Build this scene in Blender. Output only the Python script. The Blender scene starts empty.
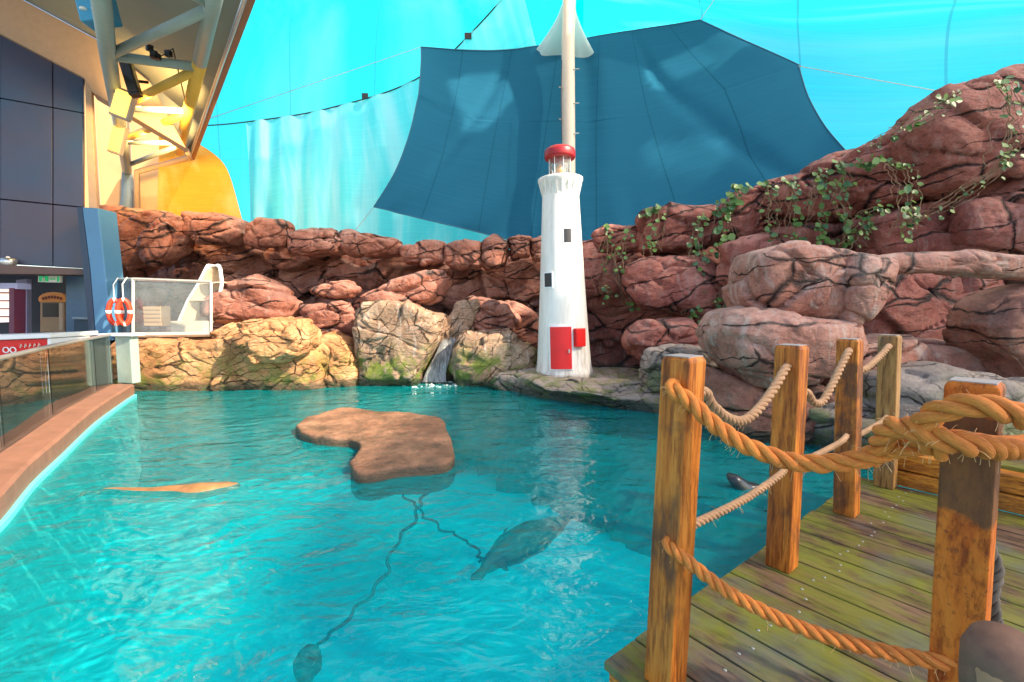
import bpy, bmesh, math, random
from mathutils import Vector, noise, Matrix
random.seed(7)
SC = bpy.context.scene
COL = SC.collection
R = math.radians
# ------------------------------------------------------------------ camera
F = 455.0; CX, CY = 512.0, 341.0; EYE = 1.83; PITCH = math.atan(33/455)
cam = bpy.data.cameras.new('camera'); camo = bpy.data.objects.new('camera', cam); COL.objects.link(camo)
camo.location = (0, 0, EYE); camo.rotation_euler = (math.pi/2 - PITCH, 0, 0)
cam.sensor_width = 36; cam.lens = F/1024*36; cam.clip_end = 600; cam.clip_start = .05
SC.camera = camo
SUN_TO = Vector((.78, -.42, .72)).normalized()
W = bpy.data.worlds.new('World'); SC.world = W; W.use_nodes = True
nt = W.node_tree; bg = nt.nodes['Background']
sky = nt.nodes.new('ShaderNodeTexSky'); sky.sky_type = 'NISHITA'; sky.sun_disc = False
sky.sun_elevation = math.asin(SUN_TO.z); sky.sun_rotation = math.atan2(SUN_TO.x, SUN_TO.y)
nt.links.new(sky.outputs[0], bg.inputs[0]); bg.inputs[1].default_value = .15
sl = bpy.data.lights.new('sun', 'SUN'); sl.energy = 4.6; sl.angle = R(1.2); sl.color = (1, .86, .66)
so = bpy.data.objects.new('sun', sl); COL.objects.link(so); so.rotation_euler = (-SUN_TO).to_track_quat('-Z', 'Y').to_euler(); so.location = SUN_TO*40
SC.view_settings.view_transform = 'Standard'; SC.view_settings.look = 'None'; SC.view_settings.gamma = 1
SC.view_settings.exposure = 1.45
SC.cycles.max_bounces = 8; SC.cycles.transparent_max_bounces = 12

# ------------------------------------------------------------------ helpers
_cp, _sp = math.cos(PITCH), math.sin(PITCH)
def ray(x, y):
    a = (x-CX)/F; b = (CY-y)/F
    return Vector((a, _cp + b*_sp, -_sp + b*_cp))
def pY(x, y, Y):
    d = ray(x, y); return Vector((0, 0, EYE)) + d*(Y/d.y)
def pz(x, y, z):
    d = ray(x, y); return Vector((0, 0, EYE)) + d*((z-EYE)/d.z)
def pplane(x, y, p, n):
    d = ray(x, y); o = Vector((0, 0, EYE)); return o + d*((p-o).dot(n)/d.dot(n))

class MB:
    def __init__(s): s.v = []; s.f = []; s.uv = None
    def add(s, vs, fs):
        o = len(s.v); s.v += [Vector(v) for v in vs]; s.f += [tuple(i+o for i in f) for f in fs]; return s
    def box(s, c, size, rot=None, axes=None):
        c = Vector(c); h = [k/2 for k in size]
        A = axes or (Vector((1,0,0)), Vector((0,1,0)), Vector((0,0,1)))
        if rot is not None:
            m = Matrix.Rotation(rot, 3, 'Z'); A = [m @ a for a in A]
        vs = [c + A[0]*h[0]*i + A[1]*h[1]*j + A[2]*h[2]*k for k in (-1,1) for j in (-1,1) for i in (-1,1)]
        return s.add(vs, [(0,2,3,1),(4,5,7,6),(0,1,5,4),(2,6,7,3),(0,4,6,2),(1,3,7,5)])
    def tube(s, pts, r, n=10, cap=True, closed=False, flat=1.0):
        pts = [Vector(p) for p in pts]; m = len(pts)
        rr = r if isinstance(r, (list, tuple)) else [r]*m
        up = Vector((0,0,1)); vs = []; prev = None
        for i in range(m):
            if closed: t = pts[(i+1)%m]-pts[i-1]
            else: t = pts[min(i+1,m-1)]-pts[max(i-1,0)]
            t.normalize()
            if prev is None:
                a = t.cross(up)
                if a.length < .05: a = t.cross(Vector((1,0,0)))
            else: a = prev - t*prev.dot(t)
            a.normalize(); prev = a; b = t.cross(a)
            for k in range(n):
                th = 2*math.pi*k/n
                vs.append(pts[i] + a*math.cos(th)*rr[i] + b*math.sin(th)*rr[i]*flat)
        fs = []
        for i in range(m if closed else m-1):
            j = (i+1) % m
            for k in range(n):
                fs.append((i*n+k, i*n+(k+1)%n, j*n+(k+1)%n, j*n+k))
        if cap and not closed:
            fs.append(tuple(reversed(range(n)))); fs.append(tuple((m-1)*n+k for k in range(n)))
        return s.add(vs, fs)
    def lathe(s, c, prof, n=48, axis=None):
        c = Vector(c); vs = []
        for r, z in prof:
            for k in range(n):
                th = 2*math.pi*k/n; vs.append(c + Vector((r*math.cos(th), r*math.sin(th), z)))
        fs = []
        for i in range(len(prof)-1):
            for k in range(n): fs.append((i*n+k, i*n+(k+1)%n, (i+1)*n+(k+1)%n, (i+1)*n+k))
        fs.append(tuple(reversed(range(n)))); fs.append(tuple((len(prof)-1)*n+k for k in range(n)))
        return s.add(vs, fs)
    def prism(s, poly, vec):
        vec = Vector(vec); n = len(poly); P = [Vector(p) for p in poly]
        return s.add(P + [p+vec for p in P], [tuple(range(n)), tuple(reversed(range(n, 2*n)))] + [(i, i+n, (i+1)%n+n, (i+1)%n) for i in range(n)])
    def build(s, name, mat, parent=None, smooth=False, bevel=0, label=None, sub=0):
        me = bpy.data.meshes.new(name); me.from_pydata([tuple(v) for v in s.v], [], s.f); me.update()
        bm = bmesh.new(); bm.from_mesh(me); bmesh.ops.recalc_face_normals(bm, faces=bm.faces); bm.to_mesh(me); bm.free()
        o = bpy.data.objects.new(name, me); COL.objects.link(o)
        if mat: me.materials.append(mat)
        if smooth:
            me.polygons.foreach_set('use_smooth', [True]*len(me.polygons))
        if bevel:
            b = o.modifiers.new('bevel', 'BEVEL'); b.width = bevel; b.segments = 2; b.limit_method = 'ANGLE'
        if sub:
            b = o.modifiers.new('sub', 'SUBSURF'); b.levels = sub; b.render_levels = sub
        if parent: attach(o, parent)
        if label: o['label'] = label
        return o
def world_of(o):
    m = Matrix.Translation(o.location) @ o.rotation_euler.to_matrix().to_4x4()
    return world_of(o.parent) @ o.matrix_parent_inverse @ m if o.parent else m
def attach(o, parent):
    o.parent = parent; o.matrix_parent_inverse = world_of(parent).inverted()
def tag(o, label, cat, group=None):
    o['label'] = label; o['category'] = cat
    if group: o['group'] = group
    return o
def thing(name, label, cat, loc, group=None):
    o = bpy.data.objects.new(name, None); COL.objects.link(o); o.location = loc; o.empty_display_size = .2
    return tag(o, label, cat, group)
def struct(o): o['kind'] = 'structure'; return o

# ------------------------------------------------------------------ material helpers
def newmat(name):
    m = bpy.data.materials.new(name); m.use_nodes = True
    nt = m.node_tree; return m, nt, nt.nodes['Principled BSDF']
def N(nt, t, **kw):
    n = nt.nodes.new(t)
    for k, v in kw.items():
        if k.startswith('i_'):
            key = k[2:].replace('_', ' ')
            n.inputs[key].default_value = v
        else: setattr(n, k, v)
    return n
def L(nt, a, b): nt.links.new(a, b)
def ramp(nt, fac, stops, interp='LINEAR'):
    r = nt.nodes.new('ShaderNodeValToRGB'); r.color_ramp.interpolation = interp
    e = r.color_ramp.elements
    while len(e) > len(stops): e.remove(e[-1])
    while len(e) < len(stops): e.new(1)
    for k, (p, c) in enumerate(stops):
        e[k].position = p; e[k].color = (*c, 1) if len(c) == 3 else c
    L(nt, fac, r.inputs[0]); return r.outputs[0]
def mix(nt, f, a, b, mode='MIX'):
    m = nt.nodes.new('ShaderNodeMix'); m.data_type = 'RGBA'; m.blend_type = mode
    for sock, v in ((m.inputs[0], f), (m.inputs[6], a), (m.inputs[7], b)):
        if hasattr(v, 'is_output'): L(nt, v, sock)
        elif isinstance(v, (int, float)): sock.default_value = v
        else: sock.default_value = (*v, 1)
    return m.outputs[2]
def math_(nt, op, a, b=None, clamp=False):
    m = nt.nodes.new('ShaderNodeMath'); m.operation = op; m.use_clamp = clamp
    for sock, v in ((m.inputs[0], a), (m.inputs[1], b)):
        if v is None: continue
        if hasattr(v, 'is_output'): L(nt, v, sock)
        else: sock.default_value = v
    return m.outputs[0]
def mapping(nt, src, scale=(1,1,1), rot=(0,0,0), loc=(0,0,0)):
    m = nt.nodes.new('ShaderNodeMapping'); L(nt, src, m.inputs[0])
    m.inputs['Scale'].default_value = scale; m.inputs['Rotation'].default_value = rot; m.inputs['Location'].default_value = loc
    return m.outputs[0]
def noi(nt, vec, scale, detail=4, rough=.5, dist=0):
    n = nt.nodes.new('ShaderNodeTexNoise'); L(nt, vec, n.inputs['Vector'])
    n.inputs['Scale'].default_value = scale; n.inputs['Detail'].default_value = detail
    n.inputs['Roughness'].default_value = rough; n.inputs['Distortion'].default_value = dist
    return n
def bump(nt, h, strength, dist=.02, prev=None):
    b = nt.nodes.new('ShaderNodeBump'); L(nt, h, b.inputs['Height']); b.inputs['Strength'].default_value = strength
    b.inputs['Distance'].default_value = dist
    if prev is not None: L(nt, prev, b.inputs['Normal'])
    return b.outputs[0]

def simple(name, col, rough=.6, metal=0, var=.15, scale=8, bumpk=.15):
    m, nt, p = newmat(name)
    g = N(nt, 'ShaderNodeNewGeometry').outputs['Position']
    n = noi(nt, g, scale, 5, .6)
    c = mix(nt, n.outputs[0], tuple(k*(1-var) for k in col), tuple(min(1, k*(1+var)) for k in col))
    L(nt, c, p.inputs['Base Color']); p.inputs['Roughness'].default_value = rough; p.inputs['Metallic'].default_value = metal
    if bumpk: L(nt, bump(nt, n.outputs[0], bumpk, .01), p.inputs['Normal'])
    return m

def rockmat(name, dark, mid, light, crack=1.0, stretch=(1,1,1.5), lines=(1.1,.25), off=.36, ckd=.06, fine=1, moss=0, streak=0, wet=True, grey=0):
    m, nt, p = newmat(name)
    g = N(nt, 'ShaderNodeNewGeometry').outputs['Position']
    warp = noi(nt, g, .9, 3)
    w = N(nt, 'ShaderNodeVectorMath', operation='MULTIPLY_ADD')
    L(nt, warp.outputs['Color'], w.inputs[0]); w.inputs[1].default_value = (.55,.55,.55); L(nt, g, w.inputs[2])
    warp2 = noi(nt, g, 5, 4, .6)
    w2 = N(nt, 'ShaderNodeVectorMath', operation='MULTIPLY_ADD')
    L(nt, warp2.outputs['Color'], w2.inputs[0]); w2.inputs[1].default_value = (.09,.09,.09); L(nt, w.outputs[0], w2.inputs[2])
    v = w2.outputs[0]
    n1 = noi(nt, g, 1.1, 6, .62); n2 = noi(nt, mapping(nt, g, (1,1,2.2)), 6, 8, .68)
    base = ramp(nt, n1.outputs[0], [(.3, dark), (.5, mid), (.72, light)])
    base = mix(nt, math_(nt, 'MULTIPLY', n2.outputs[0], .5), base, light, 'OVERLAY')
    n3 = noi(nt, g, 30, 6, .75)
    base = mix(nt, .6, base, n3.outputs[0], 'OVERLAY')
    pit = noi(nt, mapping(nt, g, (1,1,1.7)), 8, 6, .7, .4)
    base = mix(nt, .65, base, ramp(nt, pit.outputs[0], [(.34, (.35,.30,.28)), (.50, (1,1,1))]), 'MULTIPLY')
    # mineral streaks running down
    if streak:
        s1 = noi(nt, mapping(nt, v, (5,5,.6)), 1.6, 6, .7)
        sm = ramp(nt, s1.outputs[0], [(.52, (0,0,0)), (.7, (1,1,1))])
        base = mix(nt, math_(nt, 'MULTIPLY', sm, streak), base, (.62,.50,.42))
    # carved cracks: long bedding joints plus staggered blocks
    hs = []
    for sc, wdt, seed, off_, st in ((.62*crack, .020, 0, off, stretch), (1.35*crack, .013, 5, off+.08, (stretch[0], stretch[1], stretch[2]*1.5))):
        vo = N(nt, 'ShaderNodeTexVoronoi', feature='DISTANCE_TO_EDGE')
        L(nt, mapping(nt, v, st, (.15,.38,.3), (seed,seed,seed)), vo.inputs['Vector']); vo.inputs['Scale'].default_value = sc
        k = noi(nt, mapping(nt, g, loc=(seed+3,1,2)), 1.3, 3)
        wd = math_(nt, 'MULTIPLY', math_(nt, 'SUBTRACT', k.outputs[0], off_, True), wdt*8)
        hs.append(math_(nt, 'DIVIDE', vo.outputs['Distance'], math_(nt, 'ADD', wd, .0008), True))
    for q_, (fr_, tl_) in enumerate((lines, (lines[0]*.8, lines[1]-1.1))):
        rx = N(nt, 'ShaderNodeSeparateXYZ'); L(nt, mapping(nt, v, (1,1,1), (0, tl_, 0), (0,0,q_*.37)), rx.inputs[0])
        fr2_ = math_(nt, 'FRACT', math_(nt, 'MULTIPLY', rx.outputs[2], fr_*2)); dd = math_(nt, 'MINIMUM', fr2_, math_(nt, 'SUBTRACT', 1.0, fr2_))
        k = noi(nt, mapping(nt, g, loc=(9+q_*5,4,2)), 1.1 if q_ == 0 else 1.7, 3)
        wd = math_(nt, 'MULTIPLY', math_(nt, 'SUBTRACT', k.outputs[0], .44 if q_ == 0 else .5, True), .35)
        hs.append(math_(nt, 'DIVIDE', dd, math_(nt, 'ADD', wd, .0008), True))
    ck = math_(nt, 'MINIMUM', math_(nt, 'MINIMUM', hs[0], hs[1]), math_(nt, 'MINIMUM', hs[2], hs[3])) if fine else math_(nt, 'MINIMUM', hs[0], hs[2])
    ckc = ramp(nt, ck, [(.15, (ckd,ckd*.85,ckd*.75)), (.9, (1,1,1))])
    base = mix(nt, 1.0, base, ckc, 'MULTIPLY')
    if grey:
        up = N(nt, 'ShaderNodeSeparateXYZ'); L(nt, N(nt, 'ShaderNodeNewGeometry').outputs['Normal'], up.inputs[0])
        gm = math_(nt, 'MULTIPLY', math_(nt, 'MULTIPLY', up.outputs[2], grey, True), n2.outputs[0])
        base = mix(nt, gm, base, (.55,.47,.42))
    xyz = N(nt, 'ShaderNodeSeparateXYZ'); L(nt, g, xyz.inputs[0])
    if moss:
        mn = noi(nt, g, 2.6, 6, .65)
        hz = math_(nt, 'SUBTRACT', 1.0, math_(nt, 'DIVIDE', xyz.outputs[2], 1.1), True)
        mm = math_(nt, 'MULTIPLY', ramp(nt, mn.outputs[0], [(.46, (0,0,0)), (.58, (1,1,1))]), math_(nt, 'MULTIPLY', hz, moss), True)
        base = mix(nt, mm, base, (.16,.19,.03))
    if wet:   # tide mark
        tn = noi(nt, g, 4, 4)
        tz = math_(nt, 'ADD', xyz.outputs[2], math_(nt, 'ADD', math_(nt, 'MULTIPLY', tn.outputs[0], -.22), 0.0 if wet is True else float(wet)))
        tm = ramp(nt, tz, [(.0, (1,1,1)), (.12, (0,0,0))])
        base = mix(nt, math_(nt, 'MULTIPLY', tm, .8), base, (.035,.04,.028))
        ro = math_(nt, 'SUBTRACT', .62, math_(nt, 'MULTIPLY', tm, .35)); L(nt, ro, p.inputs['Roughness'])
    else: p.inputs['Roughness'].default_value = .65
    L(nt, base, p.inputs['Base Color'])
    n4 = noi(nt, mapping(nt, g, (1,1,1.6)), 13, 6, .7, .3)
    b = bump(nt, ck, 1.0, .06); b = bump(nt, n2.outputs[0], .8, .07, b); b = bump(nt, n4.outputs[0], .8, .03, b); b = bump(nt, n3.outputs[0], .8, .014, b)
    L(nt, b, p.inputs['Normal']); p.inputs['Specular IOR Level'].default_value = .35
    return m

M = {}
M['rock_red'] = rockmat('red_rock', (.17,.06,.04), (.35,.14,.09), (.54,.29,.21), .95, fine=0, off=.33, stretch=(1,1,1.9), streak=.2, grey=.3)
M['rock_wall'] = rockmat('deep_red_rock', (.17,.052,.042), (.34,.115,.085), (.50,.23,.18), .8, (1,1,1.8), fine=0, off=.33, streak=.3, grey=.25)
M['rock_pale'] = rockmat('pale_pink_rock', (.22,.08,.06), (.42,.18,.125), (.60,.36,.27), .9, (1,1,1.9), lines=(1.3,.1), off=.42, ckd=.10, fine=0, streak=.6, grey=.6)
M['rock_gold'] = rockmat('golden_rock', (.32,.15,.06), (.54,.28,.13), (.68,.45,.26), 1.2, (1,1,2.8), lines=(3.2,.45), off=.42, ckd=.10, moss=1.0)
M['rock_moss'] = rockmat('mossy_rock', (.19,.12,.08), (.36,.23,.15), (.52,.40,.28), 1.5, (1.2,1.2,1), lines=(2.2,.9), off=.46, ckd=.22, moss=2.0, streak=.7)
M['rock_grey'] = rockmat('grey_brown_rock', (.13,.10,.08), (.26,.20,.16), (.42,.35,.30), 1.4, (1,1,2.2), lines=(3,.2), off=.42, ckd=.1, moss=.9, grey=.8)
M['white'] = simple('white_paint', (.84,.83,.80), .38, var=.05, scale=5)
M['cream'] = simple('cream_paint', (.66,.56,.44), .5, var=.1)
M['black'] = simple('dark_void', (.015,.013,.012), .4)
M['steel'] = simple('brushed_steel', (.62,.62,.60), .3, .8, .08)
M['orange'] = simple('orange_plastic', (.75,.045,.01), .4, var=.05)
M['screw'] = simple('screw_steel', (.40,.40,.36), .35, .6, .1)

def redpaint():
    m, nt, p = newmat('red_paint'); g = N(nt, 'ShaderNodeNewGeometry').outputs['Position']
    n = noi(nt, g, 6, 5); L(nt, mix(nt, n.outputs[0], (.60,.003,.004), (.80,.006,.006)), p.inputs['Base Color']); p.inputs['Roughness'].default_value = .35; return m
M['red'] = redpaint()
M['darkred'] = simple('dark_red_paint', (.30,.008,.012), .4, var=.2)

def tower_paint():
    m, nt, p = newmat('tower_white'); g = N(nt, 'ShaderNodeNewGeometry').outputs['Position']
    n = noi(nt, mapping(nt, g, (6,6,.7)), 1.5, 6, .7); n2 = noi(nt, g, 3, 6, .7)
    xyz = N(nt, 'ShaderNodeSeparateXYZ'); L(nt, g, xyz.inputs[0])
    lo = math_(nt, 'SUBTRACT', 1.0, math_(nt, 'DIVIDE', math_(nt, 'SUBTRACT', xyz.outputs[2], .35), 1.3), True)
    f = math_(nt, 'MULTIPLY', ramp(nt, n.outputs[0], [(.45,(0,0,0)),(.75,(1,1,1))]), math_(nt, 'ADD', math_(nt, 'MULTIPLY', lo, .9), .38), True)
    c = mix(nt, f, (.86,.82,.74), (.46,.36,.27)); c = mix(nt, .12, c, n2.outputs[0], 'MULTIPLY')
    L(nt, c, p.inputs['Base Color']); p.inputs['Roughness'].default_value = .4
    L(nt, bump(nt, n2.outputs[0], .25, .02), p.inputs['Normal']); return m
M['tower'] = tower_paint()

def woodmat(name, c1, c2, c3, vec_scale, patch=0, patchcol=(.03,.022,.016), rough=.45, green=0, rot=0, stretch=None):
    m, nt, p = newmat(name); tc = N(nt, 'ShaderNodeTexCoord'); g = N(nt, 'ShaderNodeNewGeometry').outputs['Position']
    if rot: g2 = mapping(nt, g, (1,1,1), (0,0,rot))
    else: g2 = g
    gv = mapping(nt, g2, vec_scale)
    oi = N(nt, 'ShaderNodeObjectInfo')
    n = noi(nt, gv, 1.0, 8, .65, .6); n2 = noi(nt, gv, 4, 6, .7); n3 = noi(nt, g, 5, 5, .6)
    c = ramp(nt, n.outputs[0], [(.32, c1), (.5, c2), (.68, c3)])
    ln = ramp(nt, n2.outputs[0], [(.38, (.16,.12,.10) if green else (.38,.28,.22)), (.52, (1,1,1))])
    c = mix(nt, .85, c, ln, 'MULTIPLY')
    if green:
        big = noi(nt, mapping(nt, g2, (1.4,.9,1)), 2.2, 6, .65)
        gm = ramp(nt, big.outputs[0], [(.42, (0,0,0)), (.56, (1,1,1))])
        fine = noi(nt, gv, 3, 6, .7)
        gm2 = math_(nt, 'MULTIPLY', gm, math_(nt, 'MULTIPLY', fine.outputs[0], 1.7), True)
        c = mix(nt, math_(nt, 'MULTIPLY', gm2, green), c, (.20,.21,.015))
        blu = noi(nt, mapping(nt, g2, (1,1,1), loc=(7,3,1)), 1.7, 5, .6)
        bmk = ramp(nt, blu.outputs[0], [(.5, (0,0,0)), (.66, (1,1,1))])
        c = mix(nt, math_(nt, 'MULTIPLY', bmk, .55), c, (.13,.15,.15))
    c = mix(nt, .5, c, ramp(nt, oi.outputs['Random'], [(0, (.62,.6,.58)), (1, (1,1,1))]), 'MULTIPLY')
    if patch:
        pn = noi(nt, mapping(nt, g, (1,1,.7)), 3.2, 6, .6, .4)
        pm = ramp(nt, pn.outputs[0], [(.53, (0,0,0)), (.62, (1,1,1))])
        c = mix(nt, math_(nt, 'MULTIPLY', pm, patch), c, patchcol)
    L(nt, c, p.inputs['Base Color']); p.inputs['Roughness'].default_value = rough; p.inputs['Specular IOR Level'].default_value = .3
    b = bump(nt, n2.outputs[0], .8, .008); b = bump(nt, n.outputs[0], .4, .01, b); L(nt, b, p.inputs['Normal'])
    return m
M['post'] = woodmat('stained_post', (.26,.055,.008), (.58,.17,.018), (.78,.29,.045), (14,14,1.3), .75, (.07,.03,.018))
M['post_far'] = woodmat('weathered_post', (.25,.10,.03), (.50,.25,.07), (.62,.38,.16), (14,14,1.3), .6, (.10,.06,.04))
M['beam'] = woodmat('orange_beam', (.30,.09,.01), (.64,.22,.02), (.76,.34,.04), (3,3,18), .35)
M['cap'] = simple('grey_end_grain', (.34,.29,.26), .7, scale=40)

def ropemat(name, a, b):
    m, nt, p = newmat(name)
    uv = N(nt, 'ShaderNodeUVMap').outputs[0]; g = N(nt, 'ShaderNodeNewGeometry').outputs['Position']
    n = noi(nt, mapping(nt, uv, (60, 5, 1)), 1, 6, .7); n2 = noi(nt, g, 9, 4)
    c = mix(nt, ramp(nt, n.outputs[0], [(.3,(0,0,0)),(.7,(1,1,1))]), a, b); c = mix(nt, .35, c, n2.outputs[0], 'OVERLAY')
    L(nt, c, p.inputs['Base Color']); p.inputs['Roughness'].default_value = .75
    L(nt, bump(nt, n.outputs[0], .9, .004), p.inputs['Normal']); return m
M['rope'] = ropemat('manila_rope', (.36,.085,.008), (.95,.31,.045))
M['rope_pale'] = ropemat('faded_rope', (.26,.13,.06), (.66,.38,.20))

def fabric(name, col, trans=1.0, hole=0.0, fold=(1,1,1), threads=60, blotch=None, streaks=0, diffuse=.25, streakcol=(.75,1,1), seams=0):
    m, nt, p = newmat(name); nt.nodes.remove(p); out = nt.nodes['Material Output']
    uv = N(nt, 'ShaderNodeUVMap').outputs[0]
    th = noi(nt, mapping(nt, uv, (3, threads*3, 1)), 1, 5, .7); big = noi(nt, mapping(nt, uv, fold), 1.0, 5, .55, .3)
    c = mix(nt, th.outputs[0], tuple(k*.74 for k in col), tuple(min(1, k*1.1) for k in col))
    if streaks:
        s = ramp(nt, big.outputs[0], [(.45,(0,0,0)),(.7,(1,1,1))]); c = mix(nt, math_(nt, 'MULTIPLY', s, streaks), c, streakcol)
    if seams:
        sx = N(nt, 'ShaderNodeSeparateXYZ'); L(nt, uv, sx.inputs[0])
        fq = math_(nt, 'FRACT', math_(nt, 'MULTIPLY', sx.outputs[0], seams)); sm_ = math_(nt, 'LESS_THAN', fq, .018 if seams < 12 else .03)
        c = mix(nt, math_(nt, 'MULTIPLY', sm_, .45), c, tuple(k*.35 for k in col))
    tr = N(nt, 'ShaderNodeBsdfTranslucent'); L(nt, c, tr.inputs[0]); df = N(nt, 'ShaderNodeBsdfDiffuse'); L(nt, c, df.inputs[0])
    nb = bump(nt, th.outputs[0], .2, .02); L(nt, nb, df.inputs['Normal'])
    mx = N(nt, 'ShaderNodeMixShader'); mx.inputs[0].default_value = diffuse; L(nt, tr.outputs[0], mx.inputs[1]); L(nt, df.outputs[0], mx.inputs[2])
    last = mx.outputs[0]
    if hole:
        tp = N(nt, 'ShaderNodeBsdfTransparent'); m2 = N(nt, 'ShaderNodeMixShader'); m2.inputs[0].default_value = hole
        L(nt, last, m2.inputs[1]); L(nt, tp.outputs[0], m2.inputs[2]); last = m2.outputs[0]
    L(nt, last, out.inputs[0]); return m
M['net'] = fabric('cyan_shade_net', (.0,.86,.95), fold=(1.5,9,1), threads=70, streaks=.3, streakcol=(.35,.95,1), hole=.08, seams=6)
M['sky_sheet'] = fabric('cyan_sky_sheet', (.0,.90,.98), fold=(5,2,1), threads=90, streaks=.15, hole=.08, seams=5)  # sky colour and cloud streaks put on a sheet
M['net_white'] = fabric('faded_white_net', (.22,.93,1), fold=(16,1.0,1), threads=40, streaks=.75, streakcol=(.80,.99,1), hole=.05, diffuse=.5)
M['sail'] = fabric('navy_sail', (.025,.15,.25), fold=(2,2,1), threads=50, streaks=.0, diffuse=.8, seams=7)
M['sail_yellow'] = fabric('yellow_sail', (.80,.33,.04), fold=(2,2,1), threads=20, streaks=.3, streakcol=(1,.85,.5), diffuse=.6)

def glassmat(name, tint=(.93,.97,.95), ior=1.5, rough=.02, dirt=.06):
    m, nt, p = newmat(name); nt.nodes.remove(p); out = nt.nodes['Material Output']
    tp = N(nt, 'ShaderNodeBsdfTransparent'); tp.inputs[0].default_value = (*tint, 1)
    gl = N(nt, 'ShaderNodeBsdfGlossy'); gl.inputs['Roughness'].default_value = rough
    fr = N(nt, 'ShaderNodeFresnel'); fr.inputs[0].default_value = ior
    mx = N(nt, 'ShaderNodeMixShader'); L(nt, fr.outputs[0], mx.inputs[0]); L(nt, tp.outputs[0], mx.inputs[1]); L(nt, gl.outputs[0], mx.inputs[2])
    df = N(nt, 'ShaderNodeBsdfDiffuse'); df.inputs[0].default_value = (.7,.75,.72,1)
    g = N(nt, 'ShaderNodeNewGeometry').outputs['Position']; n = noi(nt, g, 3, 5, .7)
    m2 = N(nt, 'ShaderNodeMixShader'); L(nt, math_(nt, 'MULTIPLY', n.outputs[0], dirt*2), m2.inputs[0]); L(nt, mx.outputs[0], m2.inputs[1]); L(nt, df.outputs[0], m2.inputs[2])
    L(nt, m2.outputs[0], out.inputs[0]); return m
M['glass'] = glassmat('clear_glass', (.80,.90,.86), 1.8, .01, .02)
M['perspex'] = glassmat('perspex', (.93,.95,.95), 1.4, .03, .12)

def watermat():
    m, nt, p = newmat('pool_water'); nt.nodes.remove(p); out = nt.nodes['Material Output']
    g = N(nt, 'ShaderNodeNewGeometry').outputs['Position']
    n1 = noi(nt, mapping(nt, g, (1,1.5,1), (0,0,.5)), 1.3, 3, .5, .9); n2 = noi(nt, mapping(nt, g, (1,1.4,1), (0,0,-.4)), 3.6, 3, .5, 1.2)
    n3 = noi(nt, g, 11, 2, .5, .5)
    b = bump(nt, n1.outputs[0], 1.0, .050); b = bump(nt, n2.outputs[0], 1.0, .017, b); b = bump(nt, n3.outputs[0], 1.0, .0025, b)
    fr = N(nt, 'ShaderNodeFresnel'); fr.inputs[0].default_value = 1.37; L(nt, b, fr.inputs['Normal'])
    gl = N(nt, 'ShaderNodeBsdfGlossy'); gl.inputs['Roughness'].default_value = .02; L(nt, b, gl.inputs['Normal'])
    tp = N(nt, 'ShaderNodeBsdfTransparent'); tp.inputs[0].default_value = (.66,.98,.985,1)
    df = N(nt, 'ShaderNodeBsdfDiffuse'); df.inputs[0].default_value = (.0,.90,.95,1)
    bd = bump(nt, n1.outputs[0], 1.0, .14); bd = bump(nt, n2.outputs[0], 1.0, .05, bd); L(nt, bd, df.inputs['Normal'])
    m1 = N(nt, 'ShaderNodeMixShader'); m1.inputs[0].default_value = .15; L(nt, tp.outputs[0], m1.inputs[1]); L(nt, df.outputs[0], m1.inputs[2])
    m2 = N(nt, 'ShaderNodeMixShader'); L(nt, fr.outputs[0], m2.inputs[0]); L(nt, m1.outputs[0], m2.inputs[1]); L(nt, gl.outputs[0], m2.inputs[2])
    L(nt, m2.outputs[0], out.inputs[0]); return m
M['water'] = watermat()

def emis(name, col, s):
    m, nt, p = newmat(name); p.inputs['Base Color'].default_value = (*col, 1)
    p.inputs['Emission Color'].default_value = (*col, 1); p.inputs['Emission Strength'].default_value = s; return m

# ------------------------------------------------------------------ rock makers
def cellnoise(p, sc):
    d, pts = noise.voronoi(Vector((p.x*sc[0], p.y*sc[1], p.z*sc[2])))
    c_ = pts[0]; tv = noise.cell_vector(c_*5.7)
    cellnoise.tilt = (Vector((p.x*sc[0], p.y*sc[1], p.z*sc[2]))-c_).dot(tv-Vector((.5,.5,.5)))
    return d[1]-d[0], noise.cell(c_*7.3)
def rock_disp(p, size, seed, rough=1.0, cs=1.0):
    q = p + Vector((seed*3.1, seed*1.7, seed*.9))
    a = noise.fractal(q*(1.1/size), 1.0, 2.0, 3)*.10*size
    b = noise.fractal(q*3.0, .9, 2.0, 4)*.032*min(1, size)
    w = q + noise.noise_vector(q*1.1)*.35
    e, c = cellnoise(w, (.85*cs, .85*cs, 1.5*cs))
    tl1 = cellnoise.tilt; e2, c2 = cellnoise(w*1.0, (2.3*cs, 2.3*cs, 3.6*cs)); tl2 = cellnoise.tilt
    g = -.075*math.exp(-(e/.05)**2) - .02*math.exp(-(e2/.06)**2)
    return (a+b+g + (c-.5)*.06*min(1,size) + tl1*.22*min(1,size) + tl2*.05)*rough
def superp(v, e): return math.copysign(abs(v)**e, v)
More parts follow.
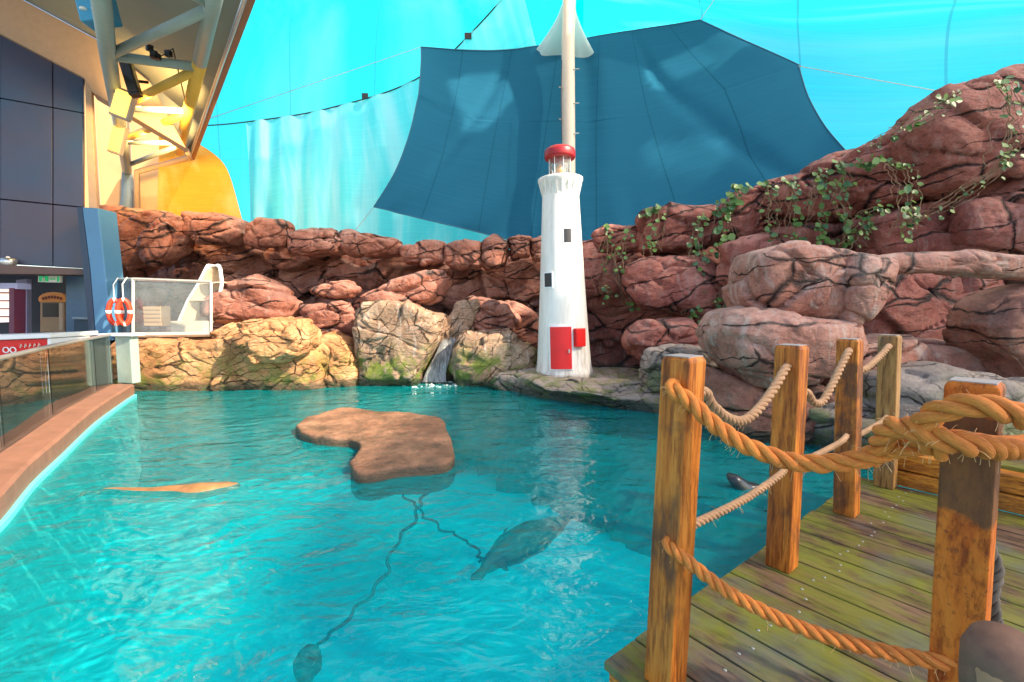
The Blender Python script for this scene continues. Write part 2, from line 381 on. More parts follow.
def outline_rock(name, poly, Y, T, mat, parent=None, res=(96, 52), seed=None, e=(.48,.62), rough=1.0, tilt=0, cs=1.0, horizontal=False, center_push=0, label=None):
    """closed boulder: outline polygon (pixels at world depth Y, or XY plan), thickness T both ways"""
    seed = random.random()*20 if seed is None else seed
    if horizontal: P = [Vector(p) for p in poly]
    else: P = [pY(x, y, Y) for x, y in poly]
    n = len(P); C = sum(P, Vector())/n
    if horizontal: ax, ay, az = Vector((1,0,0)), Vector((0,1,0)), Vector((0,0,1))
    else: ax, ay, az = Vector((1,0,0)), Vector((0,0,1)), Vector((0,-1,0))
    pol = [((p-C).dot(ax), (p-C).dot(ay)) for p in P]
    def rad(th):
        dx, dy = math.cos(th), math.sin(th); best = 0
        for i in range(n):
            x1, y1 = pol[i]; x2, y2 = pol[(i+1)%n]; ex, ey = x2-x1, y2-y1
            den = dx*ey-dy*ex
            if abs(den) < 1e-9: continue
            t = (x1*ey-y1*ex)/den; u = (x1*dy-y1*dx)/den
            if t > 0 and -.001 <= u <= 1.001: best = max(best, t)
        return best
    nu, nv = res
    rr = [rad(2*math.pi*k/nu) for k in range(nu)]
    for _ in range(2): rr = [(rr[k-1]+2*rr[k]+rr[(k+1)%nu])/4 for k in range(nu)]
    size = math.sqrt(sum(r*r for r in rr)/nu)*1.3
    wx = (rr[0]+rr[nu//2])/2; wy = (rr[nu//4]+rr[3*nu//4])/2
    el = [wx*wy/math.sqrt((wy*math.cos(2*math.pi*k/nu))**2+(wx*math.sin(2*math.pi*k/nu))**2) for k in range(nu)]
    mb = MB(); vs = []
    for j in range(1, nv):
        ph = -math.pi/2 + math.pi*j/nv
        cr, sr = superp(math.cos(ph), e[0]), superp(math.sin(ph), e[1])
        for k in range(nu):
            th = 2*math.pi*k/nu
            w_ = cr**2.5; re = (rr[k]*w_ + el[k]*(1-w_))*cr
            vs.append(C + (ax*math.cos(th)+ay*math.sin(th))*re + az*(T*sr + tilt*math.sin(th)*re))
    vs += [C - az*T, C + az*T]
    out = []
    for v in vs:
        d = v-C; k = Vector((d.dot(ax)/size, d.dot(ay)/size, d.dot(az)/max(T,.05)))
        nn = (ax*k.x + ay*k.y + az*k.z); nn.normalize()
        out.append(v + nn*rock_disp(v, size, seed, rough, cs))
    fs = [(j*nu+k, j*nu+(k+1)%nu, (j+1)*nu+(k+1)%nu, (j+1)*nu+k) for j in range(nv-2) for k in range(nu)]
    a, b = len(vs)-2, len(vs)-1
    fs += [(a, (k+1)%nu, k) for k in range(nu)] + [(b, (nv-2)*nu+k, (nv-2)*nu+(k+1)%nu) for k in range(nu)]
    mb.add(out, fs)
    return mb.build(name, mat, parent, smooth=True, label=label)

def wall_sheet(name, prof, zb, mat, parent, ds=.05, dz=.05, seed=0, amp=1.0, lean=.25, cs=(.62,.62,1.05), thick=1.2):
    """rock face: prof = [(px, py, Y)] of its top edge"""
    tops = [pY(*p) for p in prof]
    pts = []
    for i in range(len(tops)-1):
        n = max(2, int((tops[i+1]-tops[i]).length/ds))
        for k in range(n): pts.append(tops[i].lerp(tops[i+1], k/n))
    pts.append(tops[-1]); m = len(pts)
    H = max(p.z for p in pts)-zb; nr = int(H/dz)
    verts = []; rows = nr + 10
    for i, p in enumerate(pts):
        t = pts[min(i+1, m-1)]-pts[max(i-1, 0)]; t.z = 0; t.normalize(); nrm = Vector((t.y, -t.x, 0))
        for j in range(rows):
            if j <= nr:
                s = j/nr; z = zb + (p.z-zb)*s
                r = max(0, (s-.90)/.10); back = lean*s*1.2 + .35*r**2.2; zz = z
            else:
                k = (j-nr)/9; back = lean*1.2+.35 + thick*k; zz = p.z - .15*k - (.6 if k > .9 else 0)
            v = Vector((p.x, p.y, zz)) - nrm*back
            q = v + Vector((seed, seed*2, 0)); w = q + noise.noise_vector(q*.8)*.55
            e, c = cellnoise(w, cs); tl1 = cellnoise.tilt; e2, c2 = cellnoise(w, (1.5,1.5,2.6)); tl2 = cellnoise.tilt
            d = (c-.5)*.55 + .14*min(1, e*2.2)**.5 + tl1*.38 + tl2*.09 + (c2-.5)*.10 - .03*math.exp(-(e2/.07)**2) + noise.fractal(q*2.6, .9, 2, 4)*.06
            d *= amp
            v += (nrm if j <= nr else Vector((0,0,1)))*d*(1 if j <= nr else .5) + Vector((0,0,1))*(d*.25 if j > nr-4 else 0)
            verts.append(v)
    mb = MB(); mb.add(verts, [(i*rows+j, (i+1)*rows+j, (i+1)*rows+j+1, i*rows+j+1) for i in range(m-1) for j in range(rows-1)])
    return mb.build(name, mat, parent, smooth=True)

# ================================================================== SETTING
DECK = .445
gnd = simple('earth', (.16,.12,.09), .9)
struct(MB().add([(-200,-200,-2.3),(200,-200,-2.3),(200,260,-2.3),(-200,260,-2.3)], [(0,1,2,3)]).build('ground', gnd))
def floormat():
    m, nt, p = newmat('painted_pool_floor'); g = N(nt, 'ShaderNodeNewGeometry').outputs['Position']
    n = noi(nt, g, .7, 4); n2 = noi(nt, g, 3.5, 5, .6, .4)
    c = ramp(nt, n.outputs[0], [(.3, (.0,.54,.64)), (.7, (.0,.80,.84))]); c = mix(nt, .25, c, n2.outputs[0], 'OVERLAY')
    L(nt, c, p.inputs['Base Color']); p.inputs['Roughness'].default_value = .8; return m
M['floor'] = floormat()
struct(MB().add([(-12,-4,-1.9),(9,-4,-1.9),(9,14,-1.9),(-12,14,-1.9)], [(0,1,2,3)]).build('pool_floor', M['floor']))
struct(MB().add([(-11,-4,0),(8.8,-4,0),(8.8,13.8,0),(-11,13.8,0)], [(0,1,2,3)]).build('water', M['water']))
SH = [(120,395,.55),(240,392,.6),(330,389,.5),(430,388,.3),(490,389,.5),(545,402,.7),(600,409,.9),(655,419,1.0),(720,436,1.2),(800,458,1.2),(900,486,1.2),(1100,540,1.4)]
def shore():
    P_ = [pz(x, y, 0) for x, y, w in SH]; s_ = []; m_ = 90
    C_ = resample(P_, m_); Wd = [SH[min(int(i/(m_-1)*(len(SH)-1)), len(SH)-1)][2] for i in range(m_)]
    cols = []
    for i, p in enumerate(C_):
        t = C_[min(i+1,m_-1)]-C_[max(i-1,0)]; t.z = 0; t.normalize(); nn_ = Vector((t.y, -t.x, 0)); col = []
        for j in range(16):
            u = j/15; q_ = p + nn_*(-.5+(Wd[i]+.5)*u); q_.z = -.05-1.95*u**1.4
            d_ = noise.fractal(q_*1.8, .9, 2, 4)*.28; e_, c_ = cellnoise(q_, (1.1,1.1,1.1)); col.append(q_ + nn_*(d_+(c_-.5)*.4) + Vector((0,0,min(0,d_*.3)))) 
        cols.append(col)
    return cols
# curved kerb: inner top edge pixels
KZ = .27
kpx = [(-260,760),(-120,610),(-40,528),(0,494),(30,462),(60,437),(95,408),(125,389),(134,384)]
kin = [pz(x, y, KZ) for x, y in kpx]
def resample(P, n):
    out = []
    for i in range(n):
        t = i/(n-1)*(len(P)-1); k = min(int(t), len(P)-2); u = t-k
        p0, p1, p2, p3 = P[max(k-1,0)], P[k], P[k+1], P[min(k+2, len(P)-1)]
        out.append(.5*((2*p1)+(p2-p0)*u+(2*p0-5*p1+4*p2-p3)*u*u+(3*p1-p0-3*p2+p3)*u**3))
    return out
kin = resample(kin, 60)
def offs(P, d):
    out = []
    for i in range(len(P)):
        t = P[min(i+1,len(P)-1)]-P[max(i-1,0)]; t.z = 0; t.normalize()
        out.append(P[i] + Vector((-t.y, t.x, 0))*d)
    return out
def ribbon(sections, name, mat, parent=None, smooth=False):
    n = len(sections[0]); m = len(sections); vs = [v for s in sections for v in s]
    fs = [(j*n+i, j*n+i+1, (j+1)*n+i+1, (j+1)*n+i) for j in range(m-1) for i in range(n-1)]
    return MB().add(vs, fs).build(name, mat, parent, smooth)
up = lambda P, z: [Vector((p.x, p.y, z)) for p in P]
M['kerb'] = simple('kerb_stone', (.24,.11,.07), .5, var=.45, scale=5, bumpk=.5)
struct(ribbon([up(offs(kin,.0),-.05), up(offs(kin,.0),KZ-.03), up(offs(kin,.03),KZ), up(offs(kin,.38),KZ+.03), up(offs(kin,.42),KZ)], 'pool_kerb', M['kerb']))
M['tile'] = simple('pool_side_tile', (.12,.66,.62), .4)
struct(ribbon([up(offs(kin,-.035),-1.95), up(offs(kin,-.035),.05), up(offs(kin,.02),.06)], 'pool_wall', M['tile']))
M['shade_rock'] = simple('shade_toned_rock', (.03,.13,.145), .7, var=.5, scale=3)  # dark tone stands in for shade and reflection along the shore
struct(ribbon(shore(), 'added_dark_bank', M['shade_rock'], smooth=True))  # underwater slope added to darken the water's edge
# visitor walkway behind the kerb
vf = simple('walkway_paving', (.16,.14,.12), .6)
ko = offs(kin, .40)
struct(ribbon([up(ko,.22), [Vector((p.x-18, p.y+(.5 if i>50 else 0), .22)) for i, p in enumerate(ko)]], 'walkway', vf))
struct(MB().box((-17,18,.0),(20,12,.44)).build('terrace', vf))

# ================================================================== glass balustrade
gi = offs(kin, .33); total = 12
bal = thing('glass_balustrade', 'curved frameless glass balustrade with metal top rail along the pool kerb', 'balustrade', up(gi,KZ)[40])
idx = [2+int(k*(57)/7) for k in range(8)]
for a, b in zip(idx[:-1], idx[1:]):
    seg = gi[a:b+1]
    o1, o2 = seg, offs(seg, .014)
    # leave small gaps
    s = [p.copy() for p in seg]; s[0] = seg[0].lerp(seg[1], .06); s[-1] = seg[-1].lerp(seg[-2], .06)
    s2 = offs(s, .016)
    ribbon([up(s,KZ+.03), up(s,1.27), up(s2,1.27), up(s2,KZ+.03)], 'glass_panel', M['glass'], bal)
MB().tube(up(gi[2:],1.29), .028, 10).build('top_rail', M['steel'], bal, smooth=True)
pe = pz(123, 384, KZ)
MB().prism([Vector((pe.x+dx, pe.y+dy, KZ)) for dx, dy in ((-.20,.1),(.20,.0),(.2,.22),(-.2,.3))], (0,0,.98)).build('end_post', simple('pale_green_acrylic', (.28,.36,.31), .25), bal, bevel=.02)
MB().prism([Vector((pe.x+dx, pe.y+dy, KZ+.985)) for dx, dy in ((-.45,.0),(.28,-.06),(.28,.3),(-.45,.36))], (0,0,.05)).build('post_cap', M['white'], bal, bevel=.01)

# ================================================================== ROCKWORK
def group_rock(name, label, loc): return thing(name, label, 'rock wall', loc)
lw = group_rock('rock_wall', 'long red artificial rock wall behind the left side of the pool', pY(300, 380, 12.5))
wall_sheet('rock_face', [(60,214,15.5),(100,212,14.6),(160,216,14),(240,222,13.6),(300,236,13.5),(370,240,13.4),(440,250,13.4),(520,246,13.3),(560,242,13.2)], -.3, M['rock_red'], lw, seed=3, amp=.8)
LB = [
 ([(97,208),(130,207),(172,213),(188,222),(183,245),(150,262),(135,278),(112,290),(102,250)], 13.2, .7),
 ([(168,222),(182,215),(192,222),(190,235),(180,255),(165,268),(145,262),(150,240)], 12.7, .55),
 ([(190,214),(215,212),(240,219),(244,235),(235,246),(200,245),(187,236)], 12.9, .6),
 ([(250,226),(262,218),(288,221),(293,235),(288,248),(265,249),(249,246)], 12.8, .5),
 ([(293,233),(306,228),(335,229),(347,241),(343,254),(315,257),(294,252)], 12.7, .55),
 ([(340,232),(352,228),(365,236),(395,240),(403,247),(400,255),(375,259),(350,256)], 12.8, .5),
 ([(402,248),(425,241),(444,243),(444,262),(425,267),(404,264)], 12.7, .5),
 ([(444,243),(462,239),(481,242),(481,268),(460,271),(445,264)], 12.6, .5),
 ([(482,242),(495,236),(507,242),(505,266),(490,271),(481,263)], 12.6, .45),
 ([(507,240),(518,236),(530,238),(530,257),(512,260)], 12.7, .4),
 ([(528,240),(545,236),(560,240),(560,262),(532,262)], 12.8, .4),
 ([(310,291),(325,283),(350,280),(358,290),(352,298),(325,299)], 11.9, .45),
 ([(352,306),(385,288),(418,274),(440,269),(448,280),(440,300),(415,309),(380,310)], 12.0, .6),
 ([(212,300),(230,283),(258,276),(285,288),(300,305),(288,320),(240,322),(212,316)], 11.9, .7),
 ([(300,305),(345,300),(362,312),(360,340),(310,340)], 11.8, .4),
 ([(455,300),(475,296),(520,305),(545,325),(545,350),(500,340),(470,330)], 12.3, .4),
]
def grow(poly, k=1.07):
    cx = sum(p[0] for p in poly)/len(poly); cy = sum(p[1] for p in poly)/len(poly)
    return [(cx+(x-cx)*k, cy+(y-cy)*(1+(k-1)*.5)) for x, y in poly]
for poly, Y, T in LB: outline_rock('boulder', grow(poly), Y, T, M['rock_red'], lw)

rw = group_rock('rock_wall', 'tall dark red vine covered rock wall rising behind the right side of the pool', pY(800, 400, 9))
wall_sheet('rock_face', [(545,245,13.2),(590,232,12.9),(640,222,12.3),(722,222,11.4),(760,205,10.9),(800,190,10.4),(850,172,9.8),(900,150,9.2),(950,120,8.7),(1000,100,8.3),(1100,90,7.6),(1300,120,6.0)], -.3, M['rock_wall'], rw, seed=11, amp=.85)
RB = [
 ([(640,214),(665,207),(722,210),(723,240),(700,253),(640,253)], 11.3, .5),
 ([(592,232),(612,226),(640,226),(640,252),(600,253)], 11.9, .4),
 ([(722,207),(738,190),(757,189),(761,215),(748,236),(724,239)], 10.7, .5),
 ([(757,186),(770,178),(787,176),(791,200),(782,219),(758,221)], 10.4, .5),
 ([(785,179),(830,158),(850,150),(862,165),(862,200),(840,216),(795,219),(786,200)], 9.9, .6),
 ([(845,152),(880,136),(905,127),(920,150),(917,186),(900,206),(860,213),(845,190)], 9.3, .6),
 ([(902,134),(925,107),(952,88),(990,79),(1040,80),(1070,140),(1045,182),(990,189),(930,193),(912,170)], 8.6, .8),
 ([(628,262),(700,260),(720,290),(712,318),(640,312),(622,285)], 10.8, .5),
 ([(622,338),(640,318),(690,319),(708,340),(700,362),(640,362)], 10.0, .6),
 ([(720,245),(800,225),(850,225),(850,290),(760,300),(720,285)], 10.0, .5),
 ([(855,218),(930,200),(960,215),(960,262),(870,268)], 9.1, .5),
 ([(955,200),(1060,188),(1080,260),(970,270)], 8.4, .5),
 ([(560,262),(610,258),(625,290),(590,300),(560,295)], 12.2, .4),
]
for poly, Y, T in RB: outline_rock('boulder', grow(poly), Y, T, M['rock_wall'], rw)

# golden ledge on the left
gl = thing('rock_ledge', 'low golden sunlit rock ledge at the water below the glass enclosure', 'rock ledge', pY(220, 390, 10.6))
outline_rock('ledge_rock', [(120,337),(180,337),(240,333),(300,338),(330,345),(340,375),(335,400),(250,402),(125,406)], 10.9, 1.0, M['rock_gold'], gl, res=(150,60), e=(.35,.5), rough=.8, cs=1.3)
outline_rock('ledge_rock', [(310,338),(330,330),(352,338),(364,360),(364,398),(312,400)], 11.0, .6, M['rock_gold'], gl, rough=.8, cs=1.4)
outline_rock('ledge_rock', [(215,330),(240,322),(260,330),(250,350),(220,350)], 10.8, .5, M['rock_gold'], gl, rough=.8, cs=1.4)
tag(outline_rock('boulder', [(242,335),(248,321),(280,316),(312,316),(317,330),(315,350),(300,360),(270,366),(250,361),(243,348)], 10.1, .55, M['rock_gold'], None, cs=1.6),
    'smooth golden pillow shaped boulder sitting on the left ledge at the water', 'boulder')
tag(outline_rock('boulder', [(357,318),(364,301),(385,297),(410,301),(432,311),(447,313),(446,335),(432,360),(418,390),(362,392),(356,345)], 11.2, .8, M['rock_moss'], None, res=(120,60), e=(.30,.5), cs=1.5, rough=.7),
    'tall streaked mossy boulder immediately left of the waterfall', 'boulder')
tag(outline_rock('boulder', [(452,345),(462,330),(510,330),(524,342),(538,348),(538,392),(500,392),(460,392),(451,370)], 11.2, .7, M['rock_moss'], None, res=(110,50), e=(.30,.5), cs=1.6, rough=.7),
    'squat mossy boulder immediately right of the waterfall', 'boulder')
tag(outline_rock('boulder', [(466,322),(488,303),(508,303),(520,320),(514,334),(480,334)], 11.8, .45, M['rock_red'], None, cs=1.4),
    'pointed brown boulder above the squat mossy one by the waterfall', 'boulder')
# lighthouse ledge (plan outline)
def plan(pts, z): return [pz(x, y, 0).xy.to_3d() + Vector((0,0,z)) for x, y in pts]
led = [pz(492,383,0), pz(515,391,0), pz(545,399,0), pz(600,406,0), pz(655,414,0), pz(715,428,0), pz(770,446,0), Vector((6.5,6.2,0)), Vector((6.5,9.5,0)), Vector((3.5,12.5,0)), Vector((-.2,13,0)), Vector((-.6,12.2,0))]
ll = thing('rock_ledge', 'low flat grey brown rock ledge the lighthouse stands on', 'rock ledge', pz(600,400,0))
outline_rock('ledge_rock', [v+Vector((0,0,-.10)) for v in led], 0, .44, M['rock_grey'], ll, res=(220,50), e=(.30,.55), rough=.55, cs=1.6, horizontal=True)
for poly, Y, T in (([(488,383),(496,372),(520,370),(545,376),(545,400),(500,395)],10.3,.4), ([(540,382),(570,376),(600,384),(605,405),(560,404)],9.3,.35),
                   ([(600,388),(640,380),(665,392),(662,416),(610,412)],8.8,.4), ([(655,392),(700,385),(735,400),(730,430),(670,425)],8.2,.45)):
    outline_rock('ledge_rock', poly, Y, T, M['rock_grey'], ll, cs=1.8, rough=.8)
tag(outline_rock('boulder', [(640,368),(648,347),(675,342),(705,345),(722,362),(720,405),(665,402),(640,390)], 8.4, .6, M['rock_grey'], None, res=(110,50), cs=1.5),
    'grey cracked boulder on the ledge right of the lighthouse and behind the nearest left post', 'boulder')
# pale outcrop with natural arch
ar = thing('rock_arch', 'pale pink rock outcrop with a natural arch beam behind the deck', 'rock arch', pY(800, 430, 6.2))
AR = [
 ('rock_block', [(734,265),(740,251),(770,246),(820,249),(850,256),(852,280),(842,300),(846,318),(800,324),(745,320),(734,300)], 6.5, .7, M['rock_pale'], (.42,.5)),
 ('rock_block', [(707,332),(718,313),(745,308),(800,314),(848,320),(854,345),(832,372),(790,387),(745,387),(714,362)], 6.3, .8, M['rock_pale'], (.6,.7)),
 ('rock_block', [(700,362),(745,380),(800,378),(840,400),(820,450),(760,458),(720,440),(703,405)], 6.6, .7, M['rock_red'], (.6,.7)),
 ('rock_block', [(836,272),(850,254),(886,260),(882,285),(864,302),(852,326),(836,324),(832,297)], 6.0, .4, M['rock_pale'], (.5,.6)),
 ('arch_beam', [(845,256),(890,253),(930,251),(960,249),(1024,258),(1100,262),(1100,284),(1010,279),(930,273),(890,274),(860,272)], 5.9, .24, M['rock_pale'], (.6,.7)),
 ('rock_block', [(966,326),(980,310),(1000,296),(1024,288),(1080,290),(1080,410),(1000,402),(994,362),(974,345)], 6.0, .5, M['rock_red'], (.5,.6)),
 ('rock_block', [(840,292),(880,270),(970,268),(1010,290),(990,346),(845,346)], 8.0, .4, M['rock_wall'], (.4,.5)),
 ('rock_block', [(800,350),(850,338),(900,336),(960,342),(990,356),(990,410),(900,432),(815,420)], 6.7, .7, M['rock_pale'], (.6,.7)),
 ('rock_block', [(860,372),(920,362),(1010,380),(1080,395),(1080,450),(930,450),(850,430)], 6.0, .7, M['rock_grey'], (.6,.7)),
 ('rock_block', [(790,400),(850,388),(880,410),(870,460),(800,470)], 6.2, .5, M['rock_grey'], (.6,.7)),
]
AR.append(('rock_block', [(848,422),(920,418),(1010,424),(1010,480),(870,486),(850,460)], 5.5, .5, M['rock_grey'], (.5,.6)))
for nm, poly, Y, T, mt, e in AR: outline_rock(nm, poly, Y, T, mt, ar, res=(120,50), e=e, cs=1.0, rough=.7)
# waterfall
def fallmat():
    m, nt, p = newmat('falling_water'); g = N(nt, 'ShaderNodeNewGeometry').outputs['Position']
    n = noi(nt, mapping(nt, g, (12,3,2)), 1.5, 6, .7, .5)
    L(nt, ramp(nt, n.outputs[0], [(.4,(.10,.10,.10)),(.60,(.28,.29,.29)),(.78,(.72,.74,.74))]), p.inputs['Base Color']); p.inputs['Roughness'].default_value = .15
    L(nt, bump(nt, n.outputs[0], .8, .03), p.inputs['Normal']); return m
M['fall'] = fallmat()
wf = thing('waterfall', 'small waterfall running down between the mossy boulders into the pool', 'waterfall', pY(438, 380, 11))
path = [(472,300,12.6,.12),(466,312,12.2,.14),(460,322,11.9,.16),(453,332,11.5,.20),(447,345,11.3,.20),(441,360,11.15,.23),(436,372,11.0,.27),(434,382,10.95,.32)]
secs = []
for x, y, Y, w in path:
    c = pY(x, y, Y); secs.append([c + Vector((w*(k/8-.5)*2*.9, -.04*math.cos((k/8-.5)*3)+random.uniform(-.015,.015), 0)) for k in range(9)])
ribbon(secs, 'stream', M['fall'], wf, smooth=True)
outline_rock('rock_bed', [(418,392),(428,350),(445,325),(455,305),(480,298),(478,340),(462,392)], 11.75, .42, M['rock_moss'], wf, cs=1.6)
fm = MB(); c0 = pz(433, 382, 0)
for k in range(90):
    a = random.uniform(0, 6.28); r = random.random()**.5*.62; p = c0 + Vector((math.cos(a)*r*1.1, -.30+math.sin(a)*r*.8, random.uniform(-.035,-.012)))
    fm.lathe(p, [(.001,.035),(.03,.02),(.045,-.01)][::-1] if 0 else [(.05,-.01),(.04,.015),(.002,.03)], 7)
fm.build('foam', M['white'], wf, smooth=True)['kind'] = 'stuff'

# ================================================================== floating platform
pl_px = [(296,426),(305,419),(325,413),(342,409),(372,411),(420,415),(442,420),(448,432),(455,450),(453,459),(440,465),(400,468),(372,473),(357,473),(350,464),(354,458),(360,447),(352,441),(325,438),(303,434)]
P = [pz(x, y, .1) for x, y in pl_px]; 
def platform():
    Q = resample(P+[P[0]], 120)[:-1]
    o = MB().prism([Vector((q_.x, q_.y, -.20)) for q_ in Q], (0,0,.325)).build('floating_rock', M['platform'], None, smooth=True)
    r_ = o.modifiers.new('remesh', 'REMESH'); r_.mode = 'VOXEL'; r_.voxel_size = .022; r_.use_smooth_shade = True
    k_ = o.modifiers.new('soft', 'SMOOTH'); k_.iterations = 9; k_.factor = .6
    for nm_, sc_, st_ in (('clouds_large', .55, .07), ('clouds_small', .12, .018)):
        tx = bpy.data.textures.new(nm_, 'CLOUDS'); tx.noise_scale = sc_; tx.noise_depth = 4
        d_ = o.modifiers.new(nm_, 'DISPLACE'); d_.texture = tx; d_.strength = st_; d_.texture_coords = 'GLOBAL'; d_.mid_level = .5
    return o
M['platform'] = rockmat('wet_brown_rock', (.24,.12,.07), (.40,.21,.125), (.54,.32,.20), .22, (1,1,1), lines=(.2,.1), off=.55, fine=0, wet=.05)
tag(platform(), 'flat brown boomerang shaped rock floating alone in the middle of the pool', 'floating rock')

# ================================================================== LIGHTHOUSE
LB0 = pY(564, 370, 10.4); LZ = LB0.z; S = 10.4/F
lh = thing('lighthouse', 'white model lighthouse with red cap and red door on the rock ledge', 'lighthouse', LB0)
LR = .635
prof = [(LR+.02,-.15),(LR+.02,.0),(LR,.06)]
HT = 4.04
for k in range(1, 17): s = k/16; prof.append((LR - (LR-.405)*(s**.82), HT*s))
prof += [(.415,HT+.04),(.47,HT+.14),(.50,HT+.20),(.50,HT+.25),(.40,HT+.26),(.02,HT+.27)]
def rad_at(z): s = max(0,min(1,z/HT)); return LR-(LR-.405)*(s**.82)
MB().lathe(LB0, prof, 64).build('tower', M['tower'], lh, smooth=True).data.polygons
# corbels under the gallery
cb = MB()
for k in range(20):
    a = 2*math.pi*k/20; c = LB0 + Vector((math.cos(a)*.43, math.sin(a)*.43, HT-.02)); rd = Vector((math.cos(a), math.sin(a), 0)); tn = Vector((-rd.y, rd.x, 0))
    cb.prism([c-tn*.02+rd*-.03+Vector((0,0,-.16)), c-tn*.02+rd*.05+Vector((0,0,.16)), c-tn*.02+rd*-.03+Vector((0,0,.2))], tn*.04)
cb.build('corbel_ring', M['tower'], lh)
z0 = HT+.27
lant = MB().lathe(LB0+Vector((0,0,z0)), [(.245,0),(.245,.42)], 32).build('lantern_glass', M['perspex'], lh, smooth=True)
mb = MB()
for k in range(8):
    a = 2*math.pi*k/8+.2; c = LB0+Vector((math.cos(a)*.25, math.sin(a)*.25, z0)); mb.tube([c, c+Vector((0,0,.42))], .007, 6)
mb.lathe(LB0+Vector((0,0,z0)), [(.27,0),(.27,.04),(.2,.045)], 32)
mb.build('lantern_frame', M['white'], lh)
MB().lathe(LB0+Vector((0,0,z0+.06)), [(.05,0),(.09,.05),(.10,.14),(.05,.24),(.01,.26)], 20).build('lamp', simple('lamp_lens', (.75,.40,.16), .2), lh, smooth=True)
MB().lathe(LB0+Vector((0,0,z0+.42)), [(.25,-.01),(.33,.0),(.345,.04),(.345,.15),(.325,.2),(.26,.24),(.12,.26),(.01,.265)], 40).build('dome', M['darkred'], lh, smooth=True)
tocam = Vector((-LB0.x, -LB0.y, 0)).normalized(); side = Vector((-tocam.y, tocam.x, 0)); side = side if side.x > 0 else -side
def curved_panel(u0, u1, za, zb_, out, th=.03, n=10):
    """panel on the tower, u = sideways metres seen from the pool side"""
    vs = []
    for z in [za+(zb_-za)*j/6 for j in range(7)]:
        r = rad_at(z)
        for k in range(n+1):
            u = u0+(u1-u0)*k/n; u_ = max(-.95, min(.95, u/r)); a = math.asin(u_)
            for rr in (r+out-th, r+out):
                vs.append(LB0 + side*math.sin(a)*rr + tocam*math.cos(a)*rr + Vector((0,0,z)))
    mb = MB(); w = 2*(n+1); fs = []
    for j in range(6):
        for k in range(n):
            a = j*w+2*k
            fs += [(a+1, a+3, a+3+w, a+1+w), (a, a+w, a+2+w, a+2)]
        fs += [(j*w, j*w+1, j*w+1+w, j*w+w), (j*w+w-2, j*w+2*w-2, j*w+2*w-1, j*w+w-1)]
    for k in range(n):
        a = 2*k; fs += [(a, a+2, a+3, a+1)]; a = 6*w+2*k; fs += [(a, a+1, a+3, a+2)]
    return mb.add(vs, fs)
def lu(px, y): return (px-564)*S*.985 + .13*max(0,(LB0.z+(370-y)*S))/5
curved_panel(-.305, .20, .08, 1.07, .022).build('door_frame', M['white'], lh)
dr = curved_panel(-.265, .165, .11, 1.02, .045).build('door', M['red'], lh)
MB().box(LB0+tocam*(rad_at(.55)+.055)+side*.12+Vector((0,0,.5)), (.03,.05,.08)).build('handle', M['steel'], dr)
mbx = MB(); ang = .60
cbx = LB0 + (tocam*math.cos(ang)+side*math.sin(ang))*(rad_at(.8)+.05) + Vector((0,0,.78))
mbx.box(cbx, (.25,.12,.40), axes=((side*math.cos(ang)-tocam*math.sin(ang)), (tocam*math.cos(ang)+side*math.sin(ang)), Vector((0,0,1))))
mbx.build('equipment_box', M['red'], lh, bevel=.015)
for px, y0_, y1_ in ((566.3,233,246), (549,274,287)):
    u = (px-560.5 if y0_ < 260 else px-562)*S; za, zb_ = (370-y1_)*S, (370-y0_)*S
    fr = curved_panel(u-.10, u+.10, za-.03, zb_+.03, .012).build('window', M['white'], lh)
    curved_panel(u-.075, u+.075, za, zb_, .018).build('pane', M['black'], fr)
lh.rotation_euler = (0, R(-1.6), 0)

# mast behind
mp = pY(569, 190, 13.7)
mast = thing('mast', 'tall cream steel mast rising behind the lighthouse to hold the shade sails', 'mast', (mp.x, mp.y, .3))
topm = pY(571, -60, 13.7)
MB().tube([Vector((mp.x, mp.y, .2)), mp, pY(568,40,13.7), topm], .19, 24).build('pole', M['cream'], mast, smooth=True)
for k, y in enumerate((70,88,104,120,134)):
    c = pY(569-6, y, 13.6); MB().tube([c, c+Vector((-.12 if k%2 else .46,-.06,0))], .016, 6).build('climbing_peg', M['steel'], mast)
mb = MB().tube([pY(562,60,13.45), pY(561,95,13.45), pY(562,140,13.45)], .012, 6).build('cable', M['black'], mast)

# ================================================================== SAILS
def grid_sheet(name, rows, mat, nu=60, nv=40, fold=None, solid=.012, parent=None, thick=None):
    """rows: list of rows of (px,py,Y) control points -> smooth surface with uv"""
    R_ = [[pY(*p) if len(p) == 3 else Vector(p[:3]) for p in r] for r in rows]
    rr = [resample(r, nu+1) for r in R_]
    cols = [resample([r[i] for r in rr], nv+1) for i in range(nu+1)]
    vs = []; uvs = []
    for i in range(nu+1):
        for j in range(nv+1):
            v = cols[i][j]; u, w = i/nu, j/nv
            if fold: v = v + fold(u, w)
            vs.append(v); uvs.append((u, w))
    n = nv+1; fs = [(i*n+j, (i+1)*n+j, (i+1)*n+j+1, i*n+j+1) for i in range(nu) for j in range(nv)]
    me = bpy.data.meshes.new(name); me.from_pydata([tuple(v) for v in vs], [], fs); me.update()
    ul = me.uv_layers.new(name='UVMap')
    for lp in me.loops: ul.data[lp.index].uv = uvs[lp.vertex_index]
    me.materials.append(mat); me.polygons.foreach_set('use_smooth', [True]*len(me.polygons))
    o = bpy.data.objects.new(name, me); COL.objects.link(o)
    if parent: attach(o, parent)
    return o, vs, n
def hem(pts, name, mat, parent, r=.016): return MB().tube(pts, r, 8).build(name, mat, parent, smooth=True)
